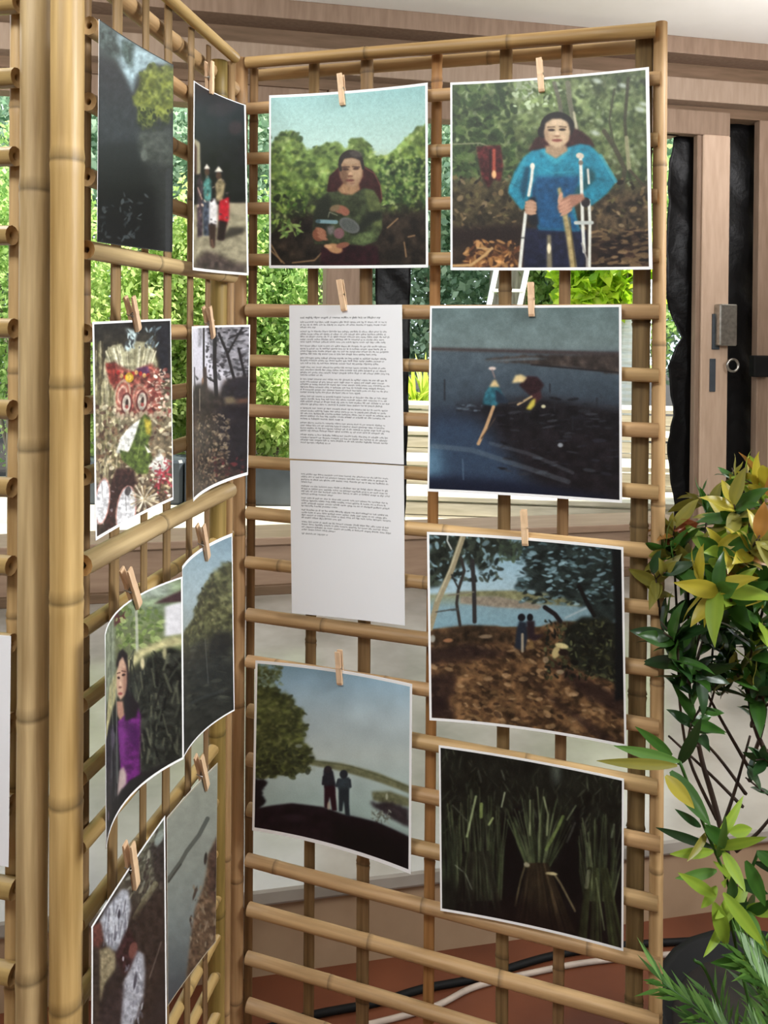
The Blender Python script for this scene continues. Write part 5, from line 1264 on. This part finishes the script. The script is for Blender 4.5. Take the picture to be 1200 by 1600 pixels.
put('soil', lathe('soil', [(.01,.22),(.216,.228),(.20,.238),(.06,.245)], M['soil']), Matrix.Translation(POT), sh_)
LM = {}
for nm in ('leaf_green', 'leaf_dark', 'leaf_yellow', 'leaf_bronze', 'leaf_red', 'leaf_lime', 'leaf_olive'):
    LM[nm] = [blade('leaf', .060, .0138, M[nm], c_, .22, .10) for c_ in (.1, .35, .6)]
rnd = random.Random(77)
g, dk, ye, br, rd, li, ol = 'leaf_green', 'leaf_dark', 'leaf_yellow', 'leaf_bronze', 'leaf_red', 'leaf_lime', 'leaf_olive'
EXTRA = {}; NLEAF = [0]
def add_leaf(nm, Mx):
    me = LM[nm][rnd.randrange(3)]; NLEAF[0] += 1
    if NLEAF[0] % 2 == 0 or NLEAF[0] > 560:
        v, f, sh = EXTRA.setdefault(nm, ([], [], [])); b0 = len(v)
        v += [Mx @ q.co for q in me.vertices]; f += [tuple(b0+k for k in p.vertices) for p in me.polygons]; sh += [a.value for a in me.attributes['shade'].data]
    else: put('leaf', me, Mx, sh_)
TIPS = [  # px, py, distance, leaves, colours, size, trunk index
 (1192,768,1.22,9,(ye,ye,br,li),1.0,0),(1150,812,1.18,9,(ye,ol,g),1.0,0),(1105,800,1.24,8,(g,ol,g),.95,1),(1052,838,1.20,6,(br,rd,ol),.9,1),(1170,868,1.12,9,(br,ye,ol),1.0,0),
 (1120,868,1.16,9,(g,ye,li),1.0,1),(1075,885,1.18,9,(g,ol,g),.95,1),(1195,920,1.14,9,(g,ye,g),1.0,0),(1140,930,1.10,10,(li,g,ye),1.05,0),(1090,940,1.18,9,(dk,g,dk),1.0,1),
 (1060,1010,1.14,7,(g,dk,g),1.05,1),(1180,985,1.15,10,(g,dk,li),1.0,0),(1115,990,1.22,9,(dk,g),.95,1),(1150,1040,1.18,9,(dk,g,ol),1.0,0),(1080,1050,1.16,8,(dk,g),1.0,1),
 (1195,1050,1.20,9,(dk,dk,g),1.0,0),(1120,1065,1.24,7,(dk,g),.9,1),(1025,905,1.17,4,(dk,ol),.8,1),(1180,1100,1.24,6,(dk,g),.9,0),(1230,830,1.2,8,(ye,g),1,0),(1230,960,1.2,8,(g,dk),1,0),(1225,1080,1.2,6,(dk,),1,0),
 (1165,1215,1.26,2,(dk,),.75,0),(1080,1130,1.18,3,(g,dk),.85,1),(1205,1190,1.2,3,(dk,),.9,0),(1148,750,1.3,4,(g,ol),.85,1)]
trunks = [[Vector((.72,1.28,.22)), Vector((.70,1.27,.62)), at(1178,1130,1.24), at(1165,960,1.2)], [Vector((.67,1.26,.22)), at(1128,1300,1.24), at(1095,1180,1.22), at(1075,1060,1.2)]]
tp = [smooth_path(t, 8) for t in trunks]
for t in tp: put('stem', tube_mesh('stem', t, [.0058-.003*i/len(t) for i in range(len(t))], M['twig'], 7), None, sh_)
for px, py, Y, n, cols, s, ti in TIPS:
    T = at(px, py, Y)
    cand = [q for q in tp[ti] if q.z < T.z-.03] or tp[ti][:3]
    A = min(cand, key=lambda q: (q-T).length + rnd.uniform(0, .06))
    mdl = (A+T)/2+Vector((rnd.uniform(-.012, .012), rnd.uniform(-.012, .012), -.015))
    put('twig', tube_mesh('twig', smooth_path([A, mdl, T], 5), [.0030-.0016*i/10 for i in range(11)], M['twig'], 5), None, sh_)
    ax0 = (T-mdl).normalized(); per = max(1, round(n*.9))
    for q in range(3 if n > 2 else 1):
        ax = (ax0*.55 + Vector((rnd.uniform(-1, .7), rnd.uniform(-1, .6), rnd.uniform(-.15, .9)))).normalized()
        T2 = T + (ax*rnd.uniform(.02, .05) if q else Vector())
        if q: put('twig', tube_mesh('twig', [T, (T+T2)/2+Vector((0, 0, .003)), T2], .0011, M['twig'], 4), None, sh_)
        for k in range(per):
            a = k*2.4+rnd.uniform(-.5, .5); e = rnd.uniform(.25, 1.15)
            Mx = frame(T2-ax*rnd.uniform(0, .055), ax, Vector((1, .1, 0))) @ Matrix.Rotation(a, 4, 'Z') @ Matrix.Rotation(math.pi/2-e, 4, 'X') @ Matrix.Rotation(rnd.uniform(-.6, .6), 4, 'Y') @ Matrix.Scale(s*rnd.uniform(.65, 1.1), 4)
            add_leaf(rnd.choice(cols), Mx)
for a, b, c_ in (((1165,1240),(1120,1180),(1062,1120)), ((1160,1260),(1110,1210),(1045,1150)), ((1170,1200),(1130,1130),(1100,1075)), ((1120,1280),(1075,1180),(1058,1060)), ((1178,1180),(1195,1120),(1185,1060)), ((1130,1290),(1150,1230),(1172,1150)), ((1170,1220),(1200,1180),(1230,1120)), ((1150,1330),(1185,1300),(1225,1250))):
    q = smooth_path([at(*a, 1.27), at(*b, 1.24), at(*c_, 1.20)], 5)
    put('twig', tube_mesh('twig', q, [.0034-.0018*i/len(q) for i in range(len(q))], M['twig'], 5), None, sh_)
for nm, (v, f, shd) in EXTRA.items():
    e_ = put('foliage', mesh('foliage', v, f, [M[nm]], True, None, shd), None, sh_); e_['kind'] = 'stuff'
# lower plant with lance-shaped leaves
P2 = Vector((.60, 1.06, 0))
lo = empty('potted_bamboo', P2, 'small plant with long lance-shaped light green leaves below the leafy shrub', 'plant')
put('pot', lathe('pot', [(.09,0),(.095,.01),(.115,.20),(.122,.205),(.122,.225),(.112,.225),(.108,.2)], M['rubber']), Matrix.Translation(P2), lo)
put('soil', lathe('soil', [(.01,.19),(.107,.195),(.09,.207),(.03,.212)], M['soil']), Matrix.Translation(P2), lo)
def dir_leaf(parent, p0, p1, w, mat, nv=(0, -1, .35), curve=.12):
    p0 = Vector(p0); p1 = Vector(p1); d = p1-p0; L = d.length
    me = blade('leaf', L, w, M[mat], curve, .18)
    y = d.normalized(); z = Vector(nv); z = (z-y*z.dot(y)).normalized(); x = y.cross(z)
    Mx = Matrix.Identity(4)
    for i in range(3): Mx[i][0] = x[i]; Mx[i][1] = y[i]; Mx[i][2] = z[i]; Mx[i][3] = p0[i]
    return put('leaf', me, Mx, parent)
ST = [[P2+Vector((0,0,.2)), at(1150,1480,1.08), at(1140,1390,1.07), at(1100,1290,1.06), at(1062,1190,1.05)], [P2+Vector((.02,0,.2)), at(1180,1500,1.1), at(1165,1400,1.1), at(1185,1330,1.1)], [P2+Vector((-.02,0,.2)), at(1120,1560,1.05), at(1085,1500,1.04)]]
for s in ST: put('stem', tube_mesh('stem', smooth_path(s, 6), .0022, M['leaf_fern'], 6), None, lo)
LV = [  # from, to, half width, colour
 ((1062,1190),(965,1168),.0085,'leaf_fern',1.04),((1058,1196),(940,1192),.0080,'leaf_olive',1.03),((1050,1180),(1000,1140),.008,'leaf_green',1.06),((1060,1195),(1098,1130),.010,'leaf_dark',1.07),
 ((1048,1205),(1112,1290),.014,'leaf_green',1.03),((1040,1212),(1085,1262),.011,'leaf_yellow',1.02),((1100,1290),(1150,1330),.012,'leaf_green',1.05),((1095,1292),(1060,1268),.006,'leaf_dark',1.06),((1115,1330),(1050,1337),.008,'leaf_lime',1.04),
 ((1120,1360),(1060,1375),.008,'leaf_fern',1.05),((1118,1400),(1065,1368),.009,'leaf_lime',1.03),((1115,1410),(1142,1488),.013,'leaf_lime',1.03),((1130,1395),(1198,1482),.011,'leaf_lime',1.04),((1130,1330),(1165,1390),.010,'leaf_lime',1.05),
 ((1165,1345),(1200,1420),.012,'leaf_green',1.06),((1140,1300),(1178,1296),.010,'leaf_lime',1.05),((1150,1375),(1205,1400),.009,'leaf_dark',1.08),((1120,1385),(1098,1420),.008,'leaf_lime',1.06),((1185,1330),(1215,1360),.01,'leaf_green',1.08),
 ((1165,1420),(1120,1470),.008,'leaf_dark',1.09),((1170,1440),(1210,1500),.009,'leaf_green',1.08),((1160,1380),(1120,1350),.008,'leaf_lime',1.06),((1105,1300),(1080,1345),.006,'leaf_olive',1.06)]
for a, b, w, mt, Y in LV: dir_leaf(lo, at(*a, Y+.01), at(*b, Y-rnd.uniform(-.02, .04)), w, mt)
for k in range(26):
    q = smooth_path(ST[k % 2], 6); b_ = q[rnd.randrange(len(q)//3, len(q))]
    d = Vector((rnd.uniform(-1, 1), rnd.uniform(-.7, .5), rnd.uniform(-.6, .6))).normalized()*rnd.uniform(.05, .085)
    if k % 2 == 0 and b_.z > .75: continue
    dir_leaf(lo, b_, b_+d, rnd.uniform(.007, .011), rnd.choice(('leaf_green','leaf_fern','leaf_dark','leaf_lime')))
# feathery grass at the bottom corner
P3 = Vector((.56, .97, 0))
fg = empty('potted_fern', P3, 'feathery fine-leaved green fern at the bottom right corner', 'plant')
put('pot', lathe('pot', [(.08,0),(.085,.01),(.10,.20),(.107,.205),(.107,.225),(.098,.225),(.094,.2)], M['rubber']), Matrix.Translation(P3), fg)
for k in range(26):
    a = rnd.uniform(0, 6.283); R = rnd.uniform(.06, .22); top = rnd.uniform(.46, .66) - R*.25
    A = P3+Vector((.02*math.cos(a), .02*math.sin(a), .2)); B = P3+Vector((R*.45*math.cos(a), R*.45*math.sin(a), top*.85)); Cc = P3+Vector((R*math.cos(a)*1.0, R*math.sin(a)*.9, top))
    pth = smooth_path([A, B, Cc], 9)
    fr = put('frond', tube_mesh('frond', pth, .0016, M['leaf_fern'], 5), None, fg)
    v, f, shd = [], [], []
    for i in range(7, len(pth)):
        t = pth[i]; d = (pth[i]-pth[i-1]).normalized()
        for s in (-1, 1):
            for h in range(2):
                dv = (d*.8+Vector((-math.sin(a), math.cos(a), 0))*s*rnd.uniform(.5, 1.0)+Vector((0, 0, rnd.uniform(-.4, .3)))).normalized(); L = rnd.uniform(.035, .06); sd_ = dv.cross(Vector((.2, -1, .3))).normalized()*.0028
                b0 = len(v); v += [t, t+dv*L*.5+sd_, t+dv*L, t+dv*L*.5-sd_]; f.append((b0, b0+1, b0+2, b0+3)); shd += [rnd.random()]*4
    lf = put('leaflets', mesh('leaflets', v, f, [M['leaf_fern']], False, None, shd), None, fg); lf['kind'] = 'stuff'
